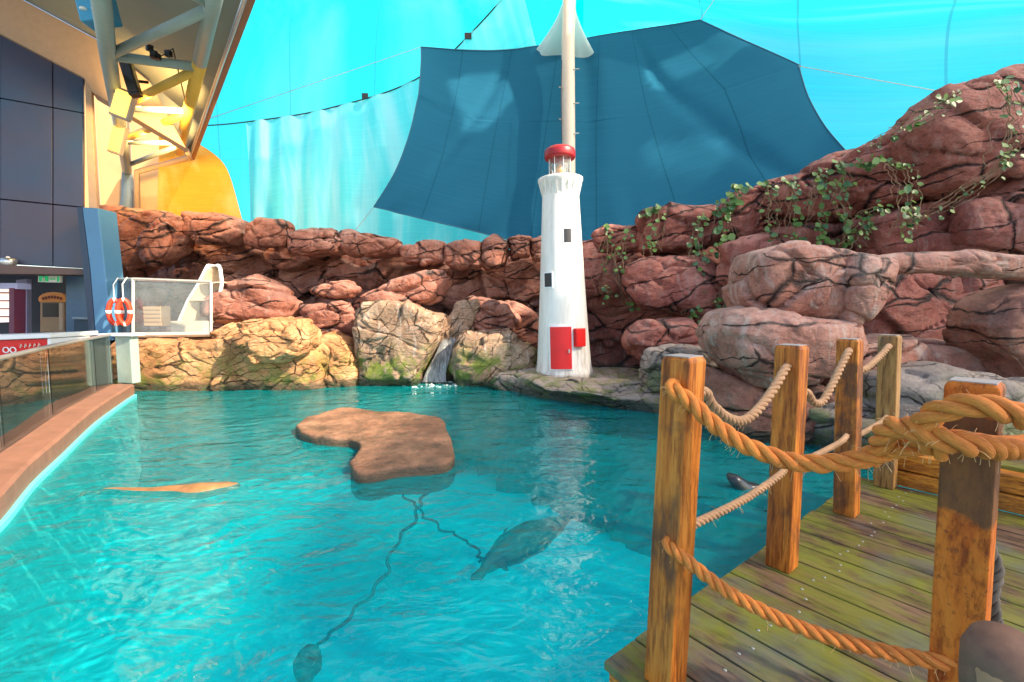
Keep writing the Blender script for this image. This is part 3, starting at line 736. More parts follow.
# dark blue sail
ds = thing('shade_sail', 'large dark navy five cornered shade sail spread behind the lighthouse', 'shade sail', pY(569,150,12))
_L = [(421,47,14.4),(421,62,14.3),(419,90,14.2),(417,101,14.2),(409,135,14.1),(395,172,14.0),(374,207,14.0)]
_R = [(700,20,14.3),(748,42,14.0),(796,64,13.7),(799,69,13.65),(808,97,13.4),(824,125,13.1),(847,152,12.8)]
_T = [(500,50,14.5),(580,39,14.5),(640,29,14.5)]; _B = [(465,229,14.2),(560,243,14.3),(700,225,14.0)]
_t = [0,.18,.38,.42,.6,.8,1]; rows = []
for l_, r_, t_ in zip(_L, _R, _t):
    rows.append([l_] + [tuple(a*(1-t_)+b_*t_ for a, b_ in zip(p_, q_)) for p_, q_ in zip(_T, _B)] + [r_])
def sfold(u, w):
    k6 = min(int(w*6), 5); w = _t[k6] + (_t[k6+1]-_t[k6])*(w*6-k6)
    a = .16*math.sin(u*9+w*4)+.05*math.sin(u*31+w*17)*w**2 + .22*math.exp(-((u-.52-.03*math.sin(w*3))/.035)**2)*(1-w*.6) + .10*math.exp(-((u-.30+.22*w)/.018)**2) + .10*math.exp(-((u-.72-.18*w)/.018)**2) + (.05*math.sin(u*90)*max(0,w-.7)/.3 if .35<u<.65 else 0)
    return Vector((0, a*min(1, .12+w*5)*min(1, u*8+.1)*min(1, (1-u)*8+.1), 0))
o, vs, n = grid_sheet('sail_cloth', rows, M['sail'], 90, 60, sfold, parent=ds)
nu = 90
edge = [vs[i*n] for i in range(nu+1)]; hem(edge, 'edge_hem', simple('navy_webbing', (.02,.10,.18), .6), ds)
he = bpy.data.materials['navy_webbing']
hem([vs[j] for j in range(n)], 'edge_hem', he, ds); hem([vs[nu*n+j] for j in range(n)], 'edge_hem', he, ds); hem([vs[i*n+n-1] for i in range(nu+1)], 'edge_hem', he, ds)
mbc = MB()
for a, b in (((421,47,14.4),(205,120,15.5)), ((700,20,14.3),(735,-30,13.5)), ((798,66,13.6),(1100,120,13)), ((374,207,14),(330,262,13.9)), ((847,152,12.8),(880,175,12.2))):
    MB().tube([pY(*a), pY(*b)], .010, 6).build('guy_cable', M['steel'], ds)
# cyan shade nets; the second sheet stands in for open sky
def nfold(kx, ky, a): 
    return lambda u, w: Vector((0, a*math.sin(u*kx+math.sin(w*5)*1.5), a*.6*math.sin(w*ky+u*4)))
o, vs, n = grid_sheet('shade_net', [
 [(570,-60,13.5),(800,-60,13),(1250,-60,12.5)],
 [(569,-20,15),(800,0,14.5),(1250,-10,14)],
 [(568,20,17),(800,60,16),(1250,40,15)],
 [(560,262,22),(800,250,20),(1300,220,18)]], M['net'], 80, 60, nfold(14, 9, .18))
tag(o, 'bright cyan shade net stretched over the right side above the rock wall', 'shade net')
o, vs, n = grid_sheet('shade_net', [  # sheet added in place of open sky
 [(140,-60,18),(350,-60,17),(582,-60,13.5)],
 [(150,-20,20),(350,-20,18.5),(581,-20,15.2)],
 [(160,40,22),(330,40,20),(582,45,17.2)],
 [(185,270,28),(330,270,25),(560,262,22.3)]], M['sky_sheet'], 80, 50, nfold(8, 6, .12))
tag(o, 'saturated cyan sheet standing in for the open sky left of the mast', 'shade net')
def cfold(u, w): return Vector((0, .12*math.sin(u*60+w*3)*(.35+w), 0))
ws = thing('shade_net', 'pale faded hanging net with vertical folds left of the navy sail', 'shade net', pY(330, 240, 17))
o, vs, n = grid_sheet('net_cloth', [
 [(246,122,18.5),(330,108,17.5),(425,74,16.5),(520,-20,14)],
 [(248,180,18.2),(335,175,17.4),(450,170,16.8),(560,150,16)],
 [(250,262,18),(340,262,17.4),(450,262,17),(580,262,17)]], M['net_white'], 120, 40, cfold, parent=ws)
MB().tube(resample([pY(*p) for p in ((200,126,19),(246,122,18.5),(330,108,17.5),(425,74,16.5),(520,-20,14))], 30), .022, 6).build('edge_cable', M['black'], ws)
for x, y, Y in ((365,96,17.1),(468,36,15.3)): MB().box(pY(x,y,Y), (.22,.06,.18)).build('cable_clamp', M['black'], ws)
# white cone where the nets meet the mast
cn = MB(); c = pY(568, 6, 13.8); pr = []
for k in range(14):
    s = k/13; pr.append((.20+1.9*s**1.4, -1.6*s**.9))
cn.v = []; nn = 40; vs = []
for r, z in pr:
    for k in range(nn):
        th = 2*math.pi*k/nn; rr = r*(1+.06*math.sin(th*8)*(r/1.3)); vs.append(c+Vector((rr*math.cos(th), rr*math.sin(th)*.5+(r-.20)*1.2, z)))
cn.add(vs, [(i*nn+k, i*nn+(k+1)%nn, (i+1)*nn+(k+1)%nn, (i+1)*nn+k) for i in range(len(pr)-1) for k in range(nn)])
co = cn.build('mast_cone', fabric('pale_cone_cloth', (.70,.97,.97), threads=20, diffuse=.6), None, smooth=True)
tag(co, 'pale cone shaped fabric peak wrapped round the mast above the navy sail', 'fabric cone')
# unseen canopy added to block sun; holes cut to throw patches on the sail
CZ = 13.0
def up_to_canopy(p): k = (CZ-p.z)/SUN_TO.z; return Vector((p.x+SUN_TO.x*k, p.y+SUN_TO.y*k))
SUN_HOLES = [[up_to_canopy(pY(x, y, Y)) for x, y in poly] for Y, poly in (
  (14.4, [(455,70),(498,62),(516,72),(512,100),(478,140),(462,138),(456,110)]),
  (14.4, [(655,55),(690,42),(735,58),(752,78),(700,82),(662,76)]),
  (14.3, [(652,135),(668,138),(690,170),(682,205),(672,200),(660,172)]))]
def inside(p, poly):
    c = False; n = len(poly)
    for i in range(n):
        a, b_ = poly[i], poly[i-1]
        if (a.y > p.y) != (b_.y > p.y) and p.x < (b_.x-a.x)*(p.y-a.y)/(b_.y-a.y)+a.x: c = not c
    return c
cm = MB(); stp = .12; ids = {}; X0, X1, Y0, Y1 = -6.0, 26.0, -13.0, 15.0
nx, ny = int((X1-X0)/stp), int((Y1-Y0)/stp)
def vid(i, j):
    if (i, j) not in ids: ids[(i, j)] = len(cm.v); cm.v.append(Vector((X0+i*stp, Y0+j*stp, CZ+.05*math.sin(i*.08)*math.sin(j*.06))))
    return ids[(i, j)]
for i in range(nx):
    for j in range(ny):
        p = Vector((X0+(i+.5)*stp, Y0+(j+.5)*stp))
        if p.y < 5.6 + .15*(p.x-4) and p.x < 12.5 + .25*math.sin(p.y*.6): continue
        if any(inside(p, h_) for h_ in SUN_HOLES): continue
        cm.f.append((vid(i,j), vid(i+1,j), vid(i+1,j+1), vid(i,j+1)))
cano = cm.build('added_sun_blocker', fabric('sun_blocker_cloth', (.80,.66,.50), threads=40, hole=.22, diffuse=.3), None, smooth=True)
tag(cano, 'unseen sand coloured canopy added to shade the deck and right bank', 'canopy')
# yellow sunlit sail at far left
ys = MB()
o, vs, n = grid_sheet('shade_sail', [
 [(158,128,15.0),(178,136,15.2),(196,141,15.4)],
 [(158,165,15.0),(190,168,15.3),(226,168,15.7)],
 [(158,230,15.0),(200,230,15.4),(246,232,16)]], M['sail_yellow'], 30, 30, nfold(6, 5, .04))
tag(o, 'yellow sunlit curved sail between the roof corner and the left rock wall', 'shade sail')

# ================================================================== LEFT BUILDING
bl = thing('visitor_building', 'dark blue panelled building with a trussed overhanging roof at the left edge', 'building', (-12, 10.5, .22))
WP = pY(84, 300, 11.0); wd = Vector((1.62, 1, 0)).normalized(); wn = Vector((wd.y, -wd.x, 0))   # wn faces the pool
def wp(x, y, off=0): return pplane(x, y, WP + wn*off, wn)
def wallpoly(pts, th, off=0): 
    return MB().prism([wp(x, y, off) for x, y in pts], -wn*th)
def panelmat():
    m, nt, p = newmat('blue_panels'); g = N(nt, 'ShaderNodeNewGeometry').outputs['Position']
    n = noi(nt, g, .5, 4); n2 = noi(nt, mapping(nt, g, (1,1,.4)), 2.4, 5, .6)
    c = mix(nt, ramp(nt, n.outputs[0], [(.35,(0,0,0)),(.65,(1,1,1))]), (.006,.042,.11), (.045,.034,.065)); c = mix(nt, .2, c, n2.outputs[0], 'OVERLAY')
    L(nt, c, p.inputs['Base Color']); p.inputs['Roughness'].default_value = .3; return m
M['panel'] = panelmat()
seams = [(-400, 53), (53, 83)]
def yl(base, x, sl): return base + sl*x
rowsY = [lambda x: 34+.524*x, lambda x: 98+.18*x, lambda x: 199+.10*x, lambda x: 264+.055*x]
for (xa, xb) in ((-160,-62),(-61,-1),(0,52.4),(53.2,83.5)):
    for ra, rb in zip(rowsY[:-1], rowsY[1:]):
        wallpoly([(xa, ra(xa)+.4), (xb, ra(xb)+.4), (xb, rb(xb)-.4), (xa, rb(xa)-.4)], .12).build('wall_panel', M['panel'], bl, bevel=.01)
wallpoly([(-170,-60),(83,76),(84,262),(-170,262)], .1, -.16).build('wall', M['black'], bl)
M['tanwall'] = simple('tan_render', (.42,.29,.20), .7)
wallpoly([(-170,-150),(-20,-25),(20,-2),(100,41),(150,82),(186,148),(92,92),(83.5,77.5),(0,33.5),(-170,-55)], .5, .12).build('bulkhead', M['tanwall'], bl, bevel=.02)
wallpoly([(84.5,78),(91,84),(97,212),(89,212)], .25, .1).build('corner_trim', M['tanwall'], bl, bevel=.01)
wallpoly([(-170,256),(0,264.5),(92,269),(92,275),(0,274),(-170,275)], .7, .35).build('lintel', simple('brown_beam', (.10,.055,.045), .5), bl, bevel=.01)
# inner recess
wallpoly([(-170,268),(92,270),(95,345),(-170,400)], .1, -1.8).build('recess_wall', simple('navy_recess', (.02,.035,.06), .5), bl)
wallpoly([(66,276),(92,272),(94,340),(66,342)], .1, -.9).build('recess_panel', simple('blue_recess', (.05,.13,.23), .4), bl)
wallpoly([(16,280),(27,279),(27,345),(16,345)], .3, -.6).build('recess_pillar', simple('lilac_paint', (.25,.25,.42), .5), bl)
# blue pylon
pyl = MB(); Yp = 10.6
pyl.prism([pY(x, y, Yp) for x, y in ((82,207),(98,208),(104,262),(112,340),(96,342),(90,270))], (0,.5,0))
pyl.build('pylon', simple('pylon_blue', (.09,.24,.40), .35, var=.12, scale=2), bl, bevel=.02)
pyl2 = MB().prism([pY(x, y, Yp+.02) for x, y in ((77,207),(82,207),(90,270),(96,345),(90,345))], (0,.6,0)).build('pylon_side', simple('pylon_dark', (.03,.05,.09), .4), bl)
# golden wall behind
mb = MB().prism([pY(x, y, 16.2) for x, y in ((60,70),(166,100),(178,136),(178,232),(60,232))], (0,.3,0))
gw = mb.build('rear_wall', simple('ochre_render', (.78,.47,.20), .6, var=.18, scale=.8), bl)
mb = MB()
for x in (98,132): mb.box(pY(x,165,16.15), (.03,.03,6))
mb.build('wall_joint', M['tanwall'], bl)
# roof
ZF = 6.85
FL = [pz(243, 0, ZF), pz(190, 155, ZF)]; fd = (FL[1]-FL[0]).normalized(); Fnear = FL[0]-fd*6.5; Ffar = FL[1]
inner = [pY(186,150,14.95), pY(150,82,13.2), pY(100,41,11.5), wp(20,-2,-.1), wp(-170,-150,-.1)]
M['soffit'] = simple('soffit_sheet', (.25,.26,.21), .6, var=.08, scale=2)
rmb = MB()
I2 = [inner[0], inner[1], inner[2], inner[3], inner[4], Vector((-14, 1.5, 12))]
F2 = [Ffar, Ffar.lerp(Fnear,.2), Ffar.lerp(Fnear,.4), Ffar.lerp(Fnear,.6), Ffar.lerp(Fnear,.8), Fnear]
vs = F2 + I2; k = len(F2)
top = [v+Vector((0,0,.22)) for v in vs]
fs = [(i, i+1, k+i+1, k+i) for i in range(k-1)]; fs2 = [tuple(j+2*k for j in f) for f in fs]
rmb.add(vs+top, fs+fs2+[(i, i+1, i+1+2*k, i+2*k) for i in range(k-1)])
roof = rmb.build('roof', M['soffit'], bl)
fmb = MB(); hh = Vector((fd.y, -fd.x, 0)).normalized()
fmb.box((Fnear+Ffar)/2 + hh*.06 + Vector((0,0,.05)), ((Ffar-Fnear).length, .10, .42), axes=(fd, hh, Vector((0,0,1))))
fmb.build('fascia', simple('brown_fascia', (.36,.15,.08), .5), roof, bevel=.01)
mb = MB().tube([Fnear-hh*.05+Vector((0,0,-.2)), Ffar-hh*.05+Vector((0,0,-.2))], .035, 8); mb.build('conduit', M['steel'], roof, smooth=True)
# truss
ZT = 6.5
tr = MB(); M['truss'] = simple('grey_green_steel', (.30,.36,.33), .45, var=.1)
M['truss_lit'] = simple('sunlit_steel', (.72,.42,.06), .45, var=.12)  # yellow of the sunlight painted into these truss members
tru = MB()
A = lambda x, y: pz(x, y, ZT)
tt = bpy.data.objects.new('roof_truss', None); 
def bar(a, b, r, nm, mt, sq=False): return MB().tube([a, b], r, 12).build(nm, mt, trp, smooth=True)
trp = MB().tube([A(96,-40), A(108,55), A(117,110), A(123,145), A(127,172)], .13, 14).build('roof_truss', M['truss'], bl, smooth=True)
bar(A(222,-40), A(200,62), .12, 'chord', M['truss']); bar(A(200,62), A(179,152), .12, 'chord', M['truss_lit'])
for a, b, r, m_ in (((112,54),(213,7),.085,'truss'),((112,56),(197,67),.085,'truss'),((125,105),(196,70),.085,'truss_lit'),((124,108),(188,111),.075,'truss'),
                 ((127,138),(187,113),.085,'truss_lit'),((127,142),(181,143),.07,'truss'),((128,165),(178,146),.07,'truss'),((213,7),(150,-30),.07,'truss')):
    bar(A(*a), A(*b), r, 'brace', M[m_])
# column from truss down to rock
ce = A(127,172)
MB().tube([ce, Vector((ce.x, ce.y, 5.6)), pY(124,240,ce.y)], [.14,.2,.26], 16).build('column', simple('column_blue', (.16,.22,.26), .5), bl, smooth=True)
dp = [A(186,150), pY(190,157,15.2), pY(137,172,15.0), pY(137,215,15.0)]
MB().tube(dp, .09, 10).build('downpipe', M['tanwall'], bl, smooth=True)

# counters and signs under the building
ct = thing('kiosk_counter', 'red fronted kiosk counter with white top behind the balustrade at the left edge', 'counter', pY(20,380,8.2))
cY = 8.6
MB().prism([pY(x,y,cY) for x,y in ((-90,343),(48,339),(48,400),(-90,420))], (0,.8,0)).build('front', M['red'], ct)
MB().prism([pY(x,y,cY-.08) for x,y in ((-90,338),(50,333.5),(50,338),(-90,343.5))], (0,1.0,0)).build('worktop', M['white'], ct, bevel=.01)
MB().prism([pY(x,y,cY-.03) for x,y in ((47.5,338.5),(51,338.5),(51,400),(47.5,400))], (0,.8,0)).build('end_panel', M['white'], ct)
for k in range(2):
    c = pY(6+k*7, 350, cY-.02); pts = [c+Vector((.055*math.cos(a*.5236), 0, .05*math.sin(a*.5236))) for a in range(12)]; MB().tube(pts, .011, 6, closed=True).build('letter', M['white'], ct)
for k in range(5):
    c = pY(21+k*4.5, 346-k*.25, cY-.02); MB().tube([c+Vector((-.02,0,-.035)), c+Vector((.0,0,.035)), c+Vector((.02,0,-.01))], .009, 6).build('letter', M['cream'], ct)
bd = thing('menu_board', 'wooden arched menu board with orange crest standing in the dark recess', 'board', pY(54,340,11.4))
bY = 11.6
MB().prism([pY(x,y,bY) for x,y in ((40,300),(64,300),(64,332),(40,332))], (0,.12,0)).build('frame', simple('board_wood', (.36,.24,.14), .5), bd, bevel=.01)
arc = [(39,302)]+[(52-14*math.cos(t/8*math.pi), 299-7*math.sin(t/8*math.pi)) for t in range(9)]+[(66,302)]
MB().prism([pY(x,y,bY-.04) for x,y in arc], (0,.1,0)).build('crest', simple('orange_board', (.75,.27,.05), .5), bd, bevel=.008)
dkl = simple('dark_lettering', (.18,.04,.02), .5)
for k in range(7): c = pY(43+k*3, 298.5-1.5*math.sin(k/6*3.14), bY-.06); MB().box(c, (.05,.01,.07)).build('letter', dkl, bd)
MB().prism([pY(x,y,bY-.015) for x,y in ((42.5,303),(58,303),(58,317),(42.5,317))], (0,.02,0)).build('screen', M['black'], bd)
MB().prism([pY(x,y,bY-.015) for x,y in ((59,303),(62.5,303),(62.5,330),(59,330))], (0,.02,0)).build('side_panel', simple('tan_print', (.5,.36,.25), .5), bd)
ex = thing('exit_sign', 'small green and white exit sign under the brown lintel', 'sign', pY(49,278,11))
eY = 10.9
MB().prism([pY(x,y,eY) for x,y in ((38,275),(60,275.5),(60,282.5),(38,282))], (0,.06,0)).build('sign_box', M['white'], ex)
gsg = emis('exit_green', (.01,.30,.10), .3)
MB().prism([pY(x,y,eY-.01) for x,y in ((39,276),(48,276.2),(48,281.6),(39,281.4))], (0,.01,0)).build('green_panel', gsg, ex)
MB().prism([pY(x,y,eY-.01) for x,y in ((57,276.4),(59,276.4),(59,281.8),(57,281.8))], (0,.01,0)).build('green_panel', gsg, ex)
rm = MB()   # running figure and arrow
q = lambda x, y: pY(x, y, eY-.02)
rm.tube([q(43.6,277.6), q(43.3,279.4)], .02, 6); rm.tube([q(43.3,279.4), q(42.2,281.2)], .014, 6); rm.tube([q(43.3,279.4), q(44.6,280.2), q(45,281.2)], .014, 6); rm.tube([q(42.2,278.6), q(44.8,278.6)], .012, 6)
rm.lathe(q(43.8,277), [(.001,-.02),(.02,0),(.001,.02)], 8)
rm.build('running_figure', M['white'], ex)
MB().tube([q(50,279), q(55,279)], .016, 6).build('arrow', gsg, ex)
kw = thing('shop_window', 'bright shelved shop window at the far left edge of the recess', 'window', pY(4,330,10.6))
kY = 10.4
MB().prism([pY(x,y,kY) for x,y in ((-40,283),(17,283),(17,289),(-40,288))], (0,.3,0)).build('header', simple('lilac_header', (.42,.42,.62), .5), kw)
MB().prism([pY(x,y,kY+.2) for x,y in ((-40,289),(9,289),(9,322),(-40,324))], (0,.1,0)).build('lit_back', emis('lit_shelf', (.95,.85,.75), .35), kw)
for y in (292, 300,308,316): MB().prism([pY(x,yy,kY) for x,yy in ((-40,y),(9,y),(9,y+1.2),(-40,y+1.2))], (0,.2,0)).build('shelf', simple('shelf_%d' % y, (.35,.1,.08), .5), kw)
MB().prism([pY(x,y,kY-.02) for x,y in ((9,288),(14,288),(14,335),(9,335))], (0,.25,0)).build('jamb', simple('maroon_jamb', (.14,.03,.06), .5), kw)
sc = thing('security_camera', 'pale dome security camera under the lintel at the left edge', 'camera', pY(7,262,10.2))
MB().lathe(pY(8,263,10.2), [(.02,.12),(.14,.10),(.15,.0),(.11,-.08),(.02,-.12)][::-1], 20).build('dome', M['steel'], sc, smooth=True)
MB().tube([pY(8,258,10.2), pY(2,262,10.35)], .04, 8).build('arm', M['steel'], sc)
bin_ = thing('side_table', 'narrow dark grey shelf table beside the menu board near the blue pylon', 'table', pY(80,335,11))
MB().prism([pY(x,y,11.0) for x,y in ((72,317),(90,317.5),(90,319.5),(72,319))], (0,.5,0)).build('top', simple('grey_laminate', (.22,.28,.33), .4), bin_)
MB().prism([pY(x,y,11.1) for x,y in ((74,319),(89,319),(89,345),(74,345))], (0,.4,0)).build('cabinet', simple('dark_cabinet', (.03,.06,.09), .5), bin_)

# floodlights on the truss
def flood(px, py, wpx, hpx, rot, Y, lit, label):
    c = pY(px, py, Y); t = thing('floodlight', label, 'floodlight', c, 'floodlights on the roof truss')
    s = Y/F; ca, sa = math.cos(rot), math.sin(rot); ax = Vector((ca, .25, sa)).normalized(); az = Vector((-sa, 0, ca)); az = (az-ax*az.dot(ax)).normalized(); ay = ax.cross(az)
    if ay.y > 0: ay = -ay
    MB().box(c-ay*.10, (wpx*s*1.06, .18, hpx*s*1.06), axes=(ax, ay, az)).build('housing', M['cap'] if lit else M['black'], t, bevel=.02)
    MB().box(c+ay*.0, (wpx*s*.9, .03, hpx*s*.9), axes=(ax, ay, az)).build('lens', emis('lit_lens', (1,.60,.10), .75) if lit else simple('dark_lens', (.05,.05,.06), .1), t, bevel=.01)
    MB().tube([c-ay*.18, c-ay*.2+Vector((.1,.25,.1))], .03, 8).build('bracket', M['black'], t)
    if lit:
        l = bpy.data.lights.new('flood', 'AREA'); l.energy = 95; l.color = (1,.62,.22); l.size = .4
        lo = bpy.data.objects.new('flood_glow', l); COL.objects.link(lo); lo.location = c+ay*.06+Vector((0,0,0))
        d = (pY(140,160,16.2)-c).normalized() + Vector((0,.0,0)); lo.rotation_euler = d.to_track_quat('-Z', 'Y').to_euler()
        lo.location = c + Vector((.45,.5,0)); attach(lo, t)
flood(121,103,15,26,-.35,9.9,True,'upper lit amber floodlight on the truss chord above the blue wall corner')
flood(116,139,10,26,-.3,11.9,True,'lower lit amber floodlight on the truss chord just above the column')
flood(128,76,9,32,.25,9.6,False,'dark unlit rectangular floodlight on the truss above the amber ones')
bx = thing('speaker_box', 'blue box unit fixed to the truss at the very top left', 'speaker', pY(98,12,8.2))
c = pY(98,8,8.2); MB().box(c, (.50,.3,.55), axes=(Vector((.97,.1,.2)).normalized(), Vector((-.1,.99,.0)).normalized(), Vector((-.2,0,.98)).normalized())).build('case', simple('cobalt_plastic', (.05,.32,.55), .35), bx, bevel=.03)
for dx in (-.1,.1): MB().lathe(c+Vector((dx,-.165,-.12)), [(.05,-.02),(.06,.0),(.05,.02)], 14).build('indicator', M['white'], bx)
jb = thing('junction_box', 'small dark cluster of fittings on the horizontal brace under the roof', 'junction box', A(160,58))
mb = MB(); c = A(160,57)
for k in range(5): mb.box(c+Vector((random.uniform(-.16,.16), random.uniform(-.1,.1), random.uniform(-.02,.16))), (.10,.08,.10), rot=k)
mb.build('boxes', M['black'], jb); MB().tube([c, c+Vector((.25,0,.15)), A(187,108)], .012, 6).build('cable', M['black'], jb)

# ================================================================== ENCLOSURE, DINGHY, LIFEBUOYS
en = thing('perspex_enclosure', 'clear perspex enclosure with pale metal frame standing on the golden ledge', 'enclosure', pY(165,335,10.7))
eF, eB = 10.45, 11.5
c1, c2 = pY(133,334,eF), pY(211,333,eF)
t1, t2 = pY(133,279,eF), pY(211,282,eF)
b1, b2 = pY(113,333,11.2), pY(113,279.5,11.2)
def fbar(a, b, r=.035, nm='frame_bar', mt=None, par=None): 
    return MB().tube([a, b], r, 4).build(nm, mt or M['enframe'], par or en)
M['enframe'] = simple('weathered_alloy', (.62,.60,.54), .35, .5)
for a, b in ((c1,c2),(t1,t2),(c1,t1),(c2,t2),(c1,b1),(t1,b2),(b1,b2)): fbar(a, b)
fbar(c1+Vector((0,-.03,-.03)), c2+Vector((0,-.03,-.03)), .05)
MB().prism([c1,c2,t2,t1], (0,.012,0)).build('clear_panel', M['perspex'], en)
MB().prism([b1,c1,t1,b2], (.012,0,0)).build('clear_panel', M['perspex'], en)
MB().prism([c1+Vector((0,0,-.06)),c2+Vector((0,0,-.06)),c2+Vector((0,1.1,-.06)),b1+Vector((0,.2,-.06))], (0,0,.03)).build('base_board', simple('base_wood', (.45,.30,.16), .7), en)
bo = pY(115,300,11.05)
def buoy(px, Y, label):
    c = pY(px, 312, Y); t = thing('lifebuoy', label, 'lifebuoy', c, 'orange lifebuoys hanging by the enclosure')
    ax = Vector((.55,-.8,0)).normalized(); tn = Vector((ax.y,-ax.x,0)); pts = [c + tn*.11*math.cos(a/28*6.2832)+Vector((0,0,.27*math.sin(a/28*6.2832))) for a in range(28)]
    MB().tube(pts, .052, 12, closed=True).build('ring', M['orange'], t, smooth=True)
    for a in (0,7,14,21):
        p0, p1, p2 = pts[a-1], pts[a], pts[(a+1)%28]; MB().tube([p0.lerp(p1,.4), p1, p1.lerp(p2,.6)], .056, 12).build('band', M['white'], t, smooth=True)
    MB().tube([pts[7], c+Vector((0,0,.62)), c+Vector((.03,.1,.78))], .012, 6).build('hanging_rope', M['white'], t)
buoy(115, 10.38, 'left orange lifebuoy nearer the blue pylon beside the perspex enclosure')
buoy(124, 10.25, 'right orange lifebuoy against the end panel of the perspex enclosure')
cr = thing('wooden_crate', 'small slatted tan crate inside the perspex enclosure', 'crate', pY(158,328,11.4))
p0 = pY(158,316,11.6)
mb = MB(); mb.box(p0, (.38,.34,.5)); mb.build('crate_core', simple('crate_dark', (.16,.10,.05), .7), cr)
for k in range(5): MB().box(p0+Vector((0,-.18,-.2+k*.1)), (.42,.03,.08)).build('slat', simple('crate_tan%d'%k, (.55,.36,.20), .7), cr)
# dinghy leaning
dg = thing('dinghy', 'old cream wooden dinghy standing upended and leaning on the rocks', 'dinghy', pY(200,330,11.3))
Yd = 11.35
# hull stations from bow (base, px) to stern (top)
st = [((176,330),(188,331),.05),((180,318),(212,322),.22),((188,300),(219,300),.30),((198,284),(222,282),.32),((205,270),(220,268),.30),((208,265),(217,265),.26)]
dm = MB(); vs = []; m_ = 13
for (ax_, ay_), (bx_, by_), dep in st:
    a = pY(ax_, ay_, Yd-.05); b = pY(bx_, by_, Yd+.1)
    for k in range(m_):
        t = k/(m_-1); v = a.lerp(b, t); v.y += dep*math.sin(t*math.pi)**.6; vs.append(v)
fs = [(i*m_+k, i*m_+k+1, (i+1)*m_+k+1, (i+1)*m_+k) for i in range(len(st)-1) for k in range(m_-1)]
hull = MB().add(vs, fs).build('hull', simple('peeling_cream_paint', (.60,.47,.32), .6, var=.3, scale=9), dg, smooth=True)
so_ = hull.modifiers.new('t', 'SOLIDIFY'); so_.thickness = .035
MB().tube([vs[i*m_] for i in range(6)], .035, 8).build('gunwale', M['white'], dg, smooth=True)
MB().tube([vs[i*m_+m_-1] for i in range(6)], .045, 8).build('gunwale', M['white'], dg, smooth=True)
MB().tube([vs[5*m_+k] for k in range(m_)], .03, 6).build('transom_rim', M['white'], dg, smooth=True)
MB().prism([vs[5*m_+k] for k in range(m_)], (0.0,.02,-.03)).build('transom', M['white'], dg)
for i in (2,3): 
    a, b = vs[i*m_], vs[i*m_+m_-1]; MB().box((a+b)/2+Vector((0,.08,0)), ((b-a).length, .2, .03), axes=((b-a).normalized(), Vector((0,1,0)), (b-a).normalized().cross(Vector((0,1,0))))).build('thwart', bpy.data.materials['peeling_cream_paint'], dg)
MB().box(pY(190,325,11.2)+Vector((0,0,-.05)), (.75,.25,.30), rot=.1).build('trestle', simple('bleached_wood', (.6,.52,.4), .7), dg)

# ================================================================== DECK
CO = pz(604, 661, DECK); E2 = pz(832, 497, DECK); e = (E2-CO); e.z = 0; LE = e.length; e.normalize(); nrm = Vector((e.y, -e.x, 0))
rotd = math.atan2(e.y, e.x)
M['deck'] = woodmat('mossy_decking', (.04,.022,.014), (.15,.075,.04), (.28,.16,.09), (9,1.2,6), 0, green=.85, rot=-rotd, rough=.55)
dk = thing('timber_deck', 'mossy green timber deck jutting over the pool at lower right', 'deck', CO)
far = (pz(900,490,DECK)-CO).dot(e)
pw, gap, plen = .190, .009, 4.2
npl = int(far/(pw+gap))+1
sm = []
for k in range(-1, npl):
    if k < 0: continue
    c = CO + e*(k*(pw+gap)+pw/2) + nrm*(plen/2) + Vector((0,0,-.018))
    over = random.uniform(-.008,.008)
    MB().box(c+nrm*over, (pw, plen, .036), axes=(e, nrm, Vector((0,0,1)))).build('plank', M['deck'], dk, bevel=.005)
    for off in (.33, 1.35, 2.4):
        for s in (-.04, .04):
            if off > 2 and k > 6: continue
            p = CO + e*(k*(pw+gap)+pw/2+s*.9) + nrm*(off+random.uniform(-.035,.035)) + Vector((0,0,.0015)); sm.append(p)
for p in sm[:98]:
    MB().lathe(p, [(.0068,-.003),(.0068,.0005),(.005,.0014),(.001,.001)], 10).build('screw', M['screw'], dk, smooth=True)
tot = npl*(pw+gap)
MB().box(CO+e*(tot/2)+nrm*.04+Vector((0,0,-.135)), (tot-.02,.045,.19), axes=(e,nrm,Vector((0,0,1)))).build('edge_beam', M['beam'], dk, bevel=.004)
MB().box(CO+e*.04+nrm*(plen/2)+Vector((0,0,-.135)), (.045,plen-.1,.19), axes=(e,nrm,Vector((0,0,1)))).build('edge_beam', M['beam'], dk, bevel=.004)
for off in (.35,1.35,2.4): MB().box(CO+e*(tot/2)+nrm*off+Vector((0,0,-.12)), (tot-.2,.05,.15), axes=(e,nrm,Vector((0,0,1)))).build('joist', M['beam'], dk)
for s, off in ((.2,.35),(.2,2.4),(tot-.3,.35)):
    q0 = CO+e*s+nrm*off; MB().tube([q0+Vector((0,0,-.2)), Vector((q0.x,q0.y,-1.9))], .08, 12).build('pile', M['beam'], dk)
# stepped timbers at far end
sb = thing('timber_step', 'two stacked orange timbers forming a low step at the far end of the deck', 'step', CO+e*tot)
for i,(zz,hh_,dd) in enumerate(((.0,.115,.0),(.125,.13,.02))):
    MB().box(CO+e*(tot+.07+dd)+nrm*(.08+1.9)+Vector((0,0,zz+hh_/2)), (.14,3.8,hh_), axes=(e,nrm,Vector((0,0,1)))).build('timber', M['beam'], sb, bevel=.008)
MB().box(CO+e*(tot+.5)+nrm*(.08+1.9)+Vector((0,0,.262)), (.72,3.8,.04), axes=(e,nrm,Vector((0,0,1)))).build('tread', M['deck'], sb, bevel=.006)

